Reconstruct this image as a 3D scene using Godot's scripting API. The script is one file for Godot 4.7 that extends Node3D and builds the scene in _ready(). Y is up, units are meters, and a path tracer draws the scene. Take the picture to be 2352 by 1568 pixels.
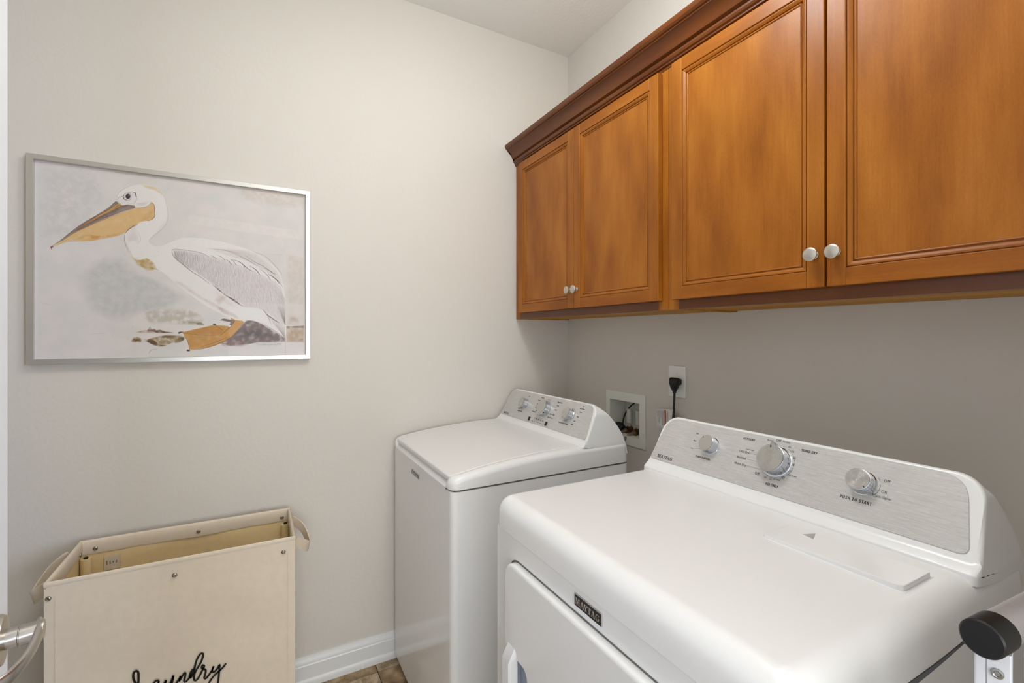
extends Node3D
# A small laundry room: washer and dryer under wall cabinets, a framed bird print, a canvas hamper.
# x runs along the cabinet wall away from the far wall, z from the cabinet wall into the room, y is up.

const CAM := Vector3(1.9793, 1.3603, 1.4120)
const YAW := 28.665
const DX0 := 0.968
const DX1 := 1.695
const WX0 := 0.020
const WX1 := 0.690
const FACE_N := Vector3(0.0, 0.47242, 0.88138)
const FACE_V := Vector3(0.0, 0.88138, -0.47242)
const ZF := 0.308
const ZD := 0.328

var org := Vector3.ZERO
var used := {}
var M := {}


# ---------------------------------------------------------------- mesh helpers
class MB:
	var v := PackedVector3Array()
	var uv := PackedVector2Array()
	var idx := PackedInt32Array()

	func put(p: Vector3, t := Vector2.ZERO) -> int:
		v.append(p)
		uv.append(t)
		return v.size() - 1

	func tri(a: int, b: int, c: int) -> void:
		idx.append(a)
		idx.append(b)
		idx.append(c)

	func quad(a: int, b: int, c: int, d: int) -> void:
		tri(a, b, c)
		tri(a, c, d)

	# a flat four-cornered face whose front looks along the given direction
	func face(a: Vector3, b: Vector3, c: Vector3, d: Vector3, towards: Vector3, t := [Vector2(0, 1), Vector2(1, 1), Vector2(1, 0), Vector2(0, 0)]) -> void:
		var i := put(a, t[0])
		var j := put(b, t[1])
		var k := put(c, t[2])
		var l := put(d, t[3])
		if (b - a).cross(c - a).dot(towards) > 0.0:
			quad(i, l, k, j)
		else:
			quad(i, j, k, l)

	# turns the triangles added since «from» so that their fronts look outwards
	func outward(from: int) -> void:
		var mid := Vector3.ZERO
		for n in range(from, idx.size()):
			mid += v[idx[n]]
		mid /= maxf(1.0, idx.size() - from)
		var vol := 0.0
		for n in range(from, idx.size(), 3):
			vol += (v[idx[n]] - mid).dot((v[idx[n + 1]] - mid).cross(v[idx[n + 2]] - mid))
		if vol > 0.0:
			for n in range(from, idx.size(), 3):
				var s := idx[n + 1]
				idx[n + 1] = idx[n + 2]
				idx[n + 2] = s

	func box(lo: Vector3, hi: Vector3, r := 0.0, s := 1) -> void:
		var from := idx.size()
		var mid := (lo + hi) * 0.5
		var half := (hi - lo) * 0.5
		r = minf(r, minf(half.x, minf(half.y, half.z)) * 0.98)
		var n := 2 * (s + 1) if r > 0.0 else 2
		for axis in 3:
			for side in [-1.0, 1.0]:
				var base := v.size()
				for i in n:
					for j in n:
						var di := Vector3.ZERO
						var core := Vector3.ZERO
						var a := _edge(i, s, r)
						var b := _edge(j, s, r)
						di[axis] = side
						di[(axis + 1) % 3] = a.x
						di[(axis + 2) % 3] = b.x
						core[axis] = side
						core[(axis + 1) % 3] = a.y
						core[(axis + 2) % 3] = b.y
						var p := mid + core * (half - Vector3.ONE * r) + (di.normalized() * r if r > 0.0 else Vector3.ZERO)
						put(p)
				for i in n - 1:
					for j in n - 1:
						var q := base + i * n + j
						if side > 0.0:
							quad(q, q + 1, q + n + 1, q + n)
						else:
							quad(q, q + n, q + n + 1, q + 1)
		outward(from)

	func _edge(i: int, s: int, r: float) -> Vector2:
		if r <= 0.0:
			return Vector2(-1.0 if i == 0 else 1.0, -1.0 if i == 0 else 1.0)
		if i <= s:
			return Vector2(-tan(PI / 4.0 * (1.0 - float(i) / s)), -1.0)
		return Vector2(tan(PI / 4.0 * float(i - s - 1) / s), 1.0)

	# skin over rings of equally many points; each ring is closed
	func loft(rings: Array, cap0 := true, cap1 := true, wrap := false) -> void:
		var from := idx.size()
		var n: int = rings[0].size()
		var base := v.size()
		for k in rings.size():
			for i in n:
				put(rings[k][i], Vector2(float(i) / n, float(k) / maxf(1, rings.size() - 1)))
		var count := rings.size() if wrap else rings.size() - 1
		for k in count:
			var k2 := (k + 1) % rings.size()
			for i in n:
				var j := (i + 1) % n
				quad(base + k * n + i, base + k * n + j, base + k2 * n + j, base + k2 * n + i)
		for e in 2:
			if (e == 0 and not cap0) or (e == 1 and not cap1) or wrap:
				continue
			var k: int = 0 if e == 0 else rings.size() - 1
			var mid := Vector3.ZERO
			for i in n:
				mid += rings[k][i]
			var c := put(mid / n)
			for i in n:
				var j := (i + 1) % n
				if e == 0:
					tri(c, base + j, base + i)
				else:
					tri(c, base + k * n + i, base + k * n + j)
		outward(from)

	# profile of (radius, height) turned round the local y axis
	func lathe(prof: Array, xf: Transform3D, seg := 40) -> void:
		var rings := []
		for p in prof:
			var ring := PackedVector3Array()
			for i in seg:
				var a := TAU * i / seg
				ring.append(xf * Vector3(cos(a) * p.x, p.y, sin(a) * p.x))
			rings.append(ring)
		loft(rings)

	# round tube along a path; radius may be a number or one number per point
	func tube(path: Array, radius: Variant, seg := 10) -> void:
		var rings := []
		var side := Vector3.ZERO
		for k in path.size():
			var d: Vector3 = (path[mini(k + 1, path.size() - 1)] - path[maxi(k - 1, 0)]).normalized()
			if side == Vector3.ZERO:
				side = d.cross(Vector3.UP if absf(d.y) < 0.9 else Vector3.RIGHT).normalized()
			side = (side - d * side.dot(d)).normalized()
			var up := d.cross(side)
			var r: float = radius[k] if radius is Array else radius
			var ring := PackedVector3Array()
			for i in seg:
				var a := TAU * i / seg
				ring.append(path[k] + (side * cos(a) + up * sin(a)) * r)
			rings.append(ring)
		loft(rings)

	# flat strap along a path, its width along w (one vector or one per point)
	func strap(path: Array, w: Variant, thick: float) -> void:
		var rings := []
		for k in path.size():
			var d: Vector3 = (path[mini(k + 1, path.size() - 1)] - path[maxi(k - 1, 0)]).normalized()
			var across: Vector3 = w[k] if w is Array else w
			var n := d.cross(across).normalized() * thick * 0.5
			rings.append(PackedVector3Array([path[k] - across * 0.5 - n, path[k] + across * 0.5 - n, path[k] + across * 0.5 + n, path[k] - across * 0.5 + n]))
		loft(rings)

	# outline in the local xy plane, thick along local z from 0, its front edge rounded by b
	func plate(poly: PackedVector2Array, thick: float, xf: Transform3D, b := 0.0, steps := 2) -> void:
		var from := idx.size()
		var n := poly.size()
		if Geometry2D.is_polygon_clockwise(poly):
			poly = poly.duplicate()
			poly.reverse()
		var rings := [[0.0, 0.0]]
		if b <= 0.0:
			rings.append([0.0, thick])
		else:
			for k in steps + 1:
				var a := PI / 2.0 * k / steps
				rings.append([b * (1.0 - cos(a)), thick - b + b * sin(a)])
		var loops := []
		for rz in rings:
			var ring := []
			for i in n:
				var p := poly[i]
				var e0 := (p - poly[(i + n - 1) % n]).normalized()
				var e1 := (poly[(i + 1) % n] - p).normalized()
				var m := (Vector2(-e0.y, e0.x) + Vector2(-e1.y, e1.x))
				m = m / maxf(0.3, m.length_squared() * 0.5)
				var q: Vector2 = p + m * rz[0]
				ring.append(put(xf * Vector3(q.x, q.y, rz[1]), q))
			loops.append(ring)
		for k in loops.size() - 1:
			for i in n:
				var j := (i + 1) % n
				quad(loops[k][i], loops[k][j], loops[k + 1][j], loops[k + 1][i])
		var t := Geometry2D.triangulate_polygon(poly)
		for k in range(0, t.size(), 3):
			tri(loops[-1][t[k]], loops[-1][t[k + 1]], loops[-1][t[k + 2]])
			tri(loops[0][t[k]], loops[0][t[k + 2]], loops[0][t[k + 1]])
		outward(from)

	# a printed line: a ribbon of the given width in the local xy plane
	func ribbon(pts: Array, width: float, xf: Transform3D, z := 0.0) -> void:
		var last := -1
		for k in pts.size():
			var d: Vector2 = (pts[mini(k + 1, pts.size() - 1)] - pts[maxi(k - 1, 0)]).normalized()
			var nn := Vector2(-d.y, d.x) * width * 0.5
			var a := put(xf * Vector3(pts[k].x + nn.x, pts[k].y + nn.y, z))
			var b := put(xf * Vector3(pts[k].x - nn.x, pts[k].y - nn.y, z))
			if last >= 0:
				quad(last, a, b, last + 1)
			last = a

	# rounded rectangle shell: rings of (inset, height) from the outside in, heights given by a function of x and z
	func shell(lo: Vector2, hi: Vector2, rc: float, rings: Array, height: Callable, edge := 24, nc := 6) -> void:
		var loops := []
		for rg in rings:
			var d: float = rg[0]
			var r := maxf(rc - d, 0.0005)
			var ring := PackedVector3Array()
			for q in 4:
				var cx := hi.x - d - r if q == 0 or q == 3 else lo.x + d + r
				var cz := hi.y - d - r if q < 2 else lo.y + d + r
				for k in nc + 1:
					var a := PI / 2.0 * (q + float(k) / nc)
					var x := cx + cos(a) * r
					var z := cz + sin(a) * r
					ring.append(Vector3(x, 0, z))
				var q2 := (q + 1) % 4
				var nx := hi.x - d - r if q2 == 0 or q2 == 3 else lo.x + d + r
				var nz := hi.y - d - r if q2 < 2 else lo.y + d + r
				var a2 := PI / 2.0 * (q + 1)
				var end := Vector3(nx + cos(a2) * r, 0, nz + sin(a2) * r)
				var start := ring[ring.size() - 1]
				for k in range(1, edge):
					ring.append(start.lerp(end, float(k) / edge))
			for i in ring.size():
				var h: float = height.call(ring[i].x, ring[i].z)
				ring[i].y = rg[1] if rg[2] else h + rg[1]
			loops.append(ring)
		loft(loops)

	func text(s: String, h: float, xf: Transform3D, serif := false, bold := false, squeeze := 1.0, align := 1, slant := 0.0, spacing := 0.0) -> void:
		var f := SystemFont.new()
		f.font_names = PackedStringArray(["Droid Serif" if serif else "Droid Sans"])
		f.font_weight = 700 if bold else 400
		var font: Font = f
		if spacing != 0.0:
			var fv := FontVariation.new()
			fv.base_font = f
			fv.spacing_glyph = int(spacing)
			font = fv
		var t := TextMesh.new()
		t.font = font
		t.text = s
		t.font_size = 48
		t.pixel_size = h / (0.714 * 48.0)
		t.depth = 0.0003
		t.curve_step = 2.0
		t.horizontal_alignment = HORIZONTAL_ALIGNMENT_LEFT if align == 0 else HORIZONTAL_ALIGNMENT_CENTER if align == 1 else HORIZONTAL_ALIGNMENT_RIGHT
		t.vertical_alignment = VERTICAL_ALIGNMENT_CENTER
		var tx := xf * Transform3D(Basis(Vector3(squeeze, 0, 0), Vector3(slant, 1, 0), Vector3(0, 0, 1)), Vector3.ZERO)
		for sf in t.get_surface_count():
			var arr := t.surface_get_arrays(sf)
			var base := v.size()
			for p in arr[Mesh.ARRAY_VERTEX]:
				put(tx * p)
			if arr[Mesh.ARRAY_INDEX] != null:
				for i in arr[Mesh.ARRAY_INDEX]:
					idx.append(base + i)
			else:
				for i in arr[Mesh.ARRAY_VERTEX].size():
					idx.append(base + i)


# normals are averaged over neighbours that meet at less than the crease angle
func mesh_of(mb: MB, crease := 38.0, shift := Vector3.ZERO) -> ArrayMesh:
	var nt := mb.idx.size() / 3
	var fn := PackedVector3Array()
	fn.resize(nt)
	var ids := {}
	var key_of := PackedInt32Array()
	key_of.resize(mb.v.size())
	var around := []
	for i in mb.v.size():
		var q := Vector3i((mb.v[i] * 50000.0).round())
		if not ids.has(q):
			ids[q] = around.size()
			around.append(PackedInt32Array())
		key_of[i] = ids[q]
	for t in nt:
		var a := mb.v[mb.idx[3 * t]]
		fn[t] = -(mb.v[mb.idx[3 * t + 1]] - a).cross(mb.v[mb.idx[3 * t + 2]] - a)
		for c in 3:
			around[key_of[mb.idx[3 * t + c]]].append(t)
	var limit := cos(deg_to_rad(crease))
	var vs := PackedVector3Array()
	var ns := PackedVector3Array()
	var us := PackedVector2Array()
	var unit := PackedVector3Array()
	unit.resize(nt)
	for t in nt:
		unit[t] = fn[t].normalized()
	for t in nt:
		if unit[t] == Vector3.ZERO:
			continue
		for c in 3:
			var i := mb.idx[3 * t + c]
			var n := Vector3.ZERO
			for o in around[key_of[i]]:
				if unit[o].dot(unit[t]) > limit:
					n += fn[o]
			vs.append(mb.v[i] - shift)
			ns.append(n.normalized() if n.length_squared() > 1e-30 else unit[t])
			us.append(mb.uv[i])
	var arr := []
	arr.resize(Mesh.ARRAY_MAX)
	arr[Mesh.ARRAY_VERTEX] = vs
	arr[Mesh.ARRAY_NORMAL] = ns
	arr[Mesh.ARRAY_TEX_UV] = us
	var m := ArrayMesh.new()
	m.add_surface_from_arrays(Mesh.PRIMITIVE_TRIANGLES, arr)
	return m


# ---------------------------------------------------------------- scene tree helpers
func numbered(called: String) -> String:
	var n: int = used.get(called, 0)
	used[called] = n + 1
	return called if n == 0 else "%s_%03d" % [called, n]


func tag(o: Node, label: String, category: String, group := "") -> void:
	o.set_meta("label", label)
	o.set_meta("category", category)
	if group:
		o.set_meta("group", group)


# a thing: an empty node at its base; the parts follow as children
func thing(called: String, label: String, category: String, at: Vector3, group := "") -> Node3D:
	var o := Node3D.new()
	o.name = numbered(called)
	add_child(o)
	o.position = at
	org = at
	tag(o, label, category, group)
	return o


func part(called: String, mb: MB, mat: Material, parent: Node, crease := 38.0) -> MeshInstance3D:
	var o := MeshInstance3D.new()
	o.mesh = mesh_of(mb, crease, org)
	o.material_override = mat
	var n := 0
	while parent.has_node(called if n == 0 else "%s_%03d" % [called, n]):
		n += 1
	o.name = called if n == 0 else "%s_%03d" % [called, n]
	parent.add_child(o)
	return o


# a thing that is one single mesh
func solo(called: String, label: String, category: String, at: Vector3, mb: MB, mat: Material, group := "", crease := 38.0) -> MeshInstance3D:
	org = at
	var o := MeshInstance3D.new()
	o.mesh = mesh_of(mb, crease, at)
	o.material_override = mat
	o.name = numbered(called)
	o.position = at
	add_child(o)
	tag(o, label, category, group)
	return o


func structure(called: String, label: String, category: String, mb: MB, mat: Material) -> MeshInstance3D:
	var o := solo(called, label, category, Vector3.ZERO, mb, mat)
	o.set_meta("kind", "structure")
	return o


func frame_at(at: Vector3, x: Vector3, y: Vector3) -> Transform3D:
	return Transform3D(Basis(x, y, x.cross(y)), at)


# along the y axis of the result
func axis_at(at: Vector3, along: Vector3) -> Transform3D:
	var y := along.normalized()
	var x := y.cross(Vector3.UP if absf(y.y) < 0.9 else Vector3.RIGHT).normalized()
	return Transform3D(Basis(x, y, x.cross(y)), at)


func rounded_poly(pts: Array, radii: Array, steps := 6) -> PackedVector2Array:
	var out := PackedVector2Array()
	var n := pts.size()
	for i in n:
		var p: Vector2 = pts[i]
		var a: Vector2 = (pts[(i + n - 1) % n] - p)
		var b: Vector2 = (pts[(i + 1) % n] - p)
		var r: float = radii[i]
		var ang := absf(a.angle_to(b))
		var cut := minf(r / tan(ang / 2.0), minf(a.length(), b.length()) * 0.49)
		var s := p + a.normalized() * cut
		var e := p + b.normalized() * cut
		for k in steps + 1:
			var t := float(k) / steps
			out.append(s.lerp(p, t).lerp(p.lerp(e, t), t))
	return out


func smooth_path(pts: Array, per := 6) -> Array:
	var c := Curve3D.new()
	for k in pts.size():
		var d: Vector3 = (pts[mini(k + 1, pts.size() - 1)] - pts[maxi(k - 1, 0)]) / 6.0
		c.add_point(pts[k], -d, d)
	var out := []
	for k in pts.size() - 1:
		for j in per:
			out.append(c.sample(k, float(j) / per))
	out.append(pts[-1])
	return out


func smooth2(pts: Array, per := 8) -> Array:
	var p3 := []
	for p in pts:
		p3.append(Vector3(p.x, p.y, 0))
	var out := []
	for p in smooth_path(p3, per):
		out.append(Vector2(p.x, p.y))
	return out


# ---------------------------------------------------------------- materials
func lin(r: float, g: float, b: float) -> Color:
	return Color(r, g, b)


func mat(called: String, c: Color, rough := 0.6, metal := 0.0, spec := 0.5) -> StandardMaterial3D:
	var m := StandardMaterial3D.new()
	m.resource_name = called
	m.albedo_color = c
	m.roughness = rough
	m.metallic = metal
	m.metallic_specular = spec
	M[called] = m
	return m


func noise(freq: float, sd: int, oct := 4) -> FastNoiseLite:
	var n := FastNoiseLite.new()
	n.seed = sd
	n.noise_type = FastNoiseLite.TYPE_SIMPLEX_SMOOTH
	n.frequency = freq
	n.fractal_type = FastNoiseLite.FRACTAL_FBM
	n.fractal_octaves = oct
	return n


func bumpy(freq: float, sd: int, strength: float, size := 512, oct := 3) -> NoiseTexture2D:
	var t := NoiseTexture2D.new()
	t.width = size
	t.height = size
	t.seamless = true
	t.as_normal_map = true
	t.bump_strength = strength
	t.noise = noise(freq, sd, oct)
	return t


func triplanar(m: StandardMaterial3D, s: Vector3, off := Vector3.ZERO) -> void:
	m.uv1_triplanar = true
	m.uv1_world_triplanar = true
	m.uv1_triplanar_sharpness = 8.0
	m.uv1_scale = s
	m.uv1_offset = off


# stained maple: soft blotches, long faint streaks and fine flecks along the grain (grain runs down the picture)
func wood_picture(w: int, h: int, sd: int, dark: Color, mid: Color, light: Color, streak: float, across := false) -> ImageTexture:
	var blotch := noise(0.0045, sd, 4)
	var wave := noise(0.02, sd + 1, 3)
	var fleck := noise(0.09, sd + 2, 2)
	var speck := noise(0.32, sd + 3, 2)
	var data := PackedByteArray()
	data.resize(w * h * 3)
	var at := 0
	for y in h:
		for x in w:
			var gx := float(y if across else x)
			var gy := float(x if across else y)
			var b := blotch.get_noise_2d(gx * 1.5, gy * 0.85)
			var s := wave.get_noise_2d(gx * 2.4 + b * 14.0, gy * 0.07)
			var f := fleck.get_noise_2d(gx * 2.2, gy * 0.16)
			var t := clampf(0.5 + b * 0.50 + s * streak * 0.6 + f * streak * 0.8 + speck.get_noise_2d(gx, gy * 0.5) * streak * 0.9, 0.0, 1.0)
			var c := dark.lerp(mid, t * 2.0) if t < 0.5 else mid.lerp(light, t * 2.0 - 1.0)
			data[at] = int(c.r * 255.0)
			data[at + 1] = int(c.g * 255.0)
			data[at + 2] = int(c.b * 255.0)
			at += 3
	return ImageTexture.create_from_image(Image.create_from_data(w, h, false, Image.FORMAT_RGB8, data))


func picture_of(w: int, h: int, fn: Callable) -> ImageTexture:
	var im := Image.create(w, h, false, Image.FORMAT_RGB8)
	for y in h:
		for x in w:
			im.set_pixel(x, y, fn.call(x, y))
	return ImageTexture.create_from_image(im)


func make_materials() -> void:
	# painted walls: an even coat with the fine orange peel of a roller
	var wall := mat("wall_paint", Color(0.868, 0.847, 0.815), 0.62, 0.0, 0.35)
	wall.normal_enabled = true
	wall.normal_texture = bumpy(0.035, 3, 3.0)
	wall.normal_scale = 0.13
	triplanar(wall, Vector3.ONE * 2.6)
	var ceil := mat("ceiling_paint", Color(0.935, 0.927, 0.915), 0.85, 0.0, 0.2)
	ceil.normal_enabled = true
	ceil.normal_texture = bumpy(0.04, 5, 5.0)
	ceil.normal_scale = 0.25
	triplanar(ceil, Vector3.ONE * 3.0)
	mat("trim_paint", Color(0.91, 0.915, 0.915), 0.35)
	mat("white_enamel", Color(0.925, 0.925, 0.922), 0.08, 0.0, 0.5)
	mat("white_top", Color(0.925, 0.925, 0.922), 0.22, 0.0, 0.5)
	mat("white_plastic", Color(0.925, 0.925, 0.922), 0.22, 0.0, 0.5)
	mat("gap_dark", Color(0.12, 0.11, 0.10), 0.8)
	mat("arrow_grey", Color(0.68, 0.67, 0.65), 0.5)
	mat("gap_grey", Color(0.42, 0.42, 0.41), 0.7)
	mat("ink", Color(0.16, 0.15, 0.15), 0.6)
	mat("ink_grey", Color(0.36, 0.35, 0.35), 0.6)
	mat("badge_navy", Color(0.05, 0.06, 0.10), 0.3)
	mat("badge_silver", Color(0.80, 0.80, 0.80), 0.25, 0.9)
	mat("black_rubber", Color(0.055, 0.053, 0.052), 0.55)
	mat("black_plastic", Color(0.035, 0.035, 0.035), 0.4)
	mat("outlet_plastic", Color(0.95, 0.948, 0.935), 0.35)
	mat("box_plastic", Color(0.94, 0.94, 0.905), 0.55)
	mat("pipe_white", Color(0.84, 0.82, 0.79), 0.4)
	mat("brass", Color(0.50, 0.40, 0.26), 0.4, 0.9)
	mat("copper_red", Color(0.34, 0.12, 0.10), 0.4, 0.3)
	mat("valve_green", Color(0.10, 0.20, 0.09), 0.5)
	mat("steel", Color(0.66, 0.66, 0.65), 0.3, 1.0)
	mat("frame_silver", Color(0.83, 0.825, 0.81), 0.36, 0.92)
	mat("satin_nickel", Color(0.74, 0.72, 0.69), 0.30, 1.0)
	mat("knob_nickel", Color(0.80, 0.775, 0.735), 0.34, 0.85)
	mat("rivet", Color(0.66, 0.64, 0.60), 0.3, 1.0)
	mat("chrome", Color(0.80, 0.82, 0.85), 0.12, 1.0)
	mat("tube_grey", Color(0.70, 0.68, 0.68), 0.35, 0.5)
	mat("post_white", Color(0.86, 0.87, 0.89), 0.4)
	mat("recess_blue", Color(0.62, 0.65, 0.70), 0.4)
	mat("floor_joint", Color(0.30, 0.25, 0.19), 0.8)
	# braided hose
	var braid := mat("braid", Color(0.62, 0.60, 0.57), 0.38, 0.85)
	braid.normal_enabled = true
	braid.normal_texture = bumpy(0.16, 9, 9.0, 256)
	triplanar(braid, Vector3.ONE * 30.0)
	# brushed silver console skins: streaks along x
	var streak := noise(0.5, 21, 3)
	var st := picture_of(1024, 256, func(x, y):
		var t: float = streak.get_noise_2d(x * 0.012, y * 0.75) * 0.5 + streak.get_noise_2d(x * 0.05 + 90.0, y * 1.6) * 0.35
		var k := clampf(0.86 + t * 0.16, 0.0, 1.0)
		return Color(k, k * 0.995, k * 0.985))
	var skin := mat("console_silver", Color(0.92, 0.915, 0.91), 0.36, 0.25)
	skin.albedo_texture = st
	skin.uv1_triplanar = true
	skin.uv1_world_triplanar = true
	skin.uv1_scale = Vector3(2.2, 5.5, 5.5)
	# turned aluminium knob faces: rings that tilt the surface in and out
	var ring := noise(0.28, 31, 2)
	var nm := picture_of(384, 384, func(x, y):
		var d := Vector2(x - 191.5, y - 191.5)
		var r := d.length()
		var k: float = ring.get_noise_1d(r * 8.0) * 1.1
		var n := Vector3(d.x / maxf(r, 1.0) * k, -d.y / maxf(r, 1.0) * k, 1.0).normalized()
		return Color(n.x * 0.5 + 0.5, n.y * 0.5 + 0.5, n.z * 0.5 + 0.5))
	var turned := mat("turned_metal", Color(0.80, 0.80, 0.79), 0.24, 1.0)
	turned.normal_enabled = true
	turned.normal_texture = nm
	turned.normal_scale = 0.55
	# stained cabinet wood
	var dk := Color(0.505, 0.275, 0.060)
	var md := Color(0.625, 0.370, 0.105)
	var lt := Color(0.715, 0.460, 0.165)
	var upright := wood_picture(1024, 768, 11, dk, md, lt, 0.11)
	var lying := wood_picture(1024, 768, 47, dk, md, lt, 0.11, true)
	for k in 4:
		var w := mat("wood_panel_%d" % k, Color(1, 1, 1), 0.36, 0.0, 0.36)
		w.albedo_texture = upright
		triplanar(w, Vector3(1.0 / 0.965, 0.72, 1.0), Vector3(0.0, 0.13 * k, 0.17 * k))
	for k in 3:
		var w := mat("wood_stile_%d" % k, Color(0.98, 0.97, 0.95), 0.36, 0.0, 0.36)
		w.albedo_texture = upright
		triplanar(w, Vector3(1.3, 0.6, 1.3), Vector3(0.37 * k + 0.11, 0.16 + 0.12 * k, 0.2))
		var r := mat("wood_rail_%d" % k, Color(0.97, 0.95, 0.93), 0.36, 0.0, 0.36)
		r.albedo_texture = lying
		triplanar(r, Vector3(0.5, 1.3, 1.3), Vector3(0.01 * k, 0.33 * k, 0.1))
	var crown := mat("wood_crown_and_shaded_rail", Color(0.64, 0.57, 0.52), 0.32, 0.0, 0.5)  # also on the bottom cabinet rails, where its darkness includes painted shade
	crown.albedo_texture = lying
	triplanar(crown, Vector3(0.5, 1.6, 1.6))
	var raw := mat("raw_wood", Color(1, 1, 1), 0.6, 0.0, 0.3)
	raw.albedo_texture = wood_picture(512, 512, 77, Color(0.66, 0.44, 0.16), Color(0.76, 0.54, 0.22), Color(0.83, 0.62, 0.29), 0.5, true)
	triplanar(raw, Vector3(0.5, 1.5, 2.0))
	# canvas
	var weave := picture_of(256, 256, func(x, y):
		var a := sin(TAU * x / 4.0) * (1.0 if (y / 4) % 2 == 0 else -1.0)
		var b := sin(TAU * y / 4.0) * (1.0 if (x / 4) % 2 == 0 else -1.0)
		var n := Vector3(a * 0.35, b * 0.35, 1.0).normalized()
		return Color(n.x * 0.5 + 0.5, n.y * 0.5 + 0.5, n.z * 0.5 + 0.5))
	var slub := NoiseTexture2D.new()
	slub.width = 512
	slub.height = 512
	slub.seamless = true
	slub.noise = noise(0.012, 61, 5)
	var ramp := Gradient.new()
	ramp.set_color(0, Color(0.975, 0.972, 0.965))
	ramp.set_color(1, Color(1, 1, 1))
	slub.color_ramp = ramp
	for nm2 in [["canvas", Color(0.92, 0.868, 0.79)], ["canvas_lining", Color(0.97, 0.88, 0.68)]]:
		var c := mat(nm2[0], nm2[1], 0.9, 0.0, 0.2)
		c.albedo_texture = slub
		c.normal_enabled = true
		c.normal_texture = weave
		c.normal_scale = 0.2
		c.backlight_enabled = true
		c.backlight = Color(0.42, 0.37, 0.30)
		triplanar(c, Vector3.ONE * 5.0)
	# stone-look floor tiles
	var cloud := noise(0.012, 81, 5)
	var vein := noise(0.02, 82, 4)
	var stone := picture_of(512, 512, func(x, y):
		var t: float = clampf(0.5 + cloud.get_noise_2d(x, y) * 0.9, 0.0, 1.0)
		var e := absf(vein.get_noise_2d(x + 300.0, y))
		var c := Color(0.55, 0.46, 0.35).lerp(Color(0.80, 0.72, 0.60), t)
		return c.lerp(Color(0.30, 0.22, 0.15), clampf(1.0 - e * 22.0, 0.0, 1.0) * 0.55))
	for k in 3:
		var s := mat("stone_%d" % k, [Color(1, 1, 1), Color(0.93, 0.90, 0.86), Color(0.97, 0.98, 1.0)][k], 0.45, 0.0, 0.4)
		s.albedo_texture = stone
		triplanar(s, Vector3.ONE * 1.9, Vector3(0.37 * k, 0.1, 0.53 * k))
	# glass over the print
	var g := mat("picture_glass", Color(1, 1, 1, 0.03), 0.02, 0.0, 0.13)
	g.transparency = BaseMaterial3D.TRANSPARENCY_ALPHA
	# lamp glass
	var lamp := mat("lamp_glass", Color(0.95, 0.93, 0.9), 0.4)
	lamp.emission_enabled = true
	lamp.emission = Color(1.0, 0.95, 0.88)
	lamp.emission_energy_multiplier = 1.2
	var day := mat("window_glow", Color(0.85, 0.9, 0.95), 0.3)
	day.emission_enabled = true
	day.emission = Color(0.86, 0.92, 1.0)
	day.emission_energy_multiplier = 1.0


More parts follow.
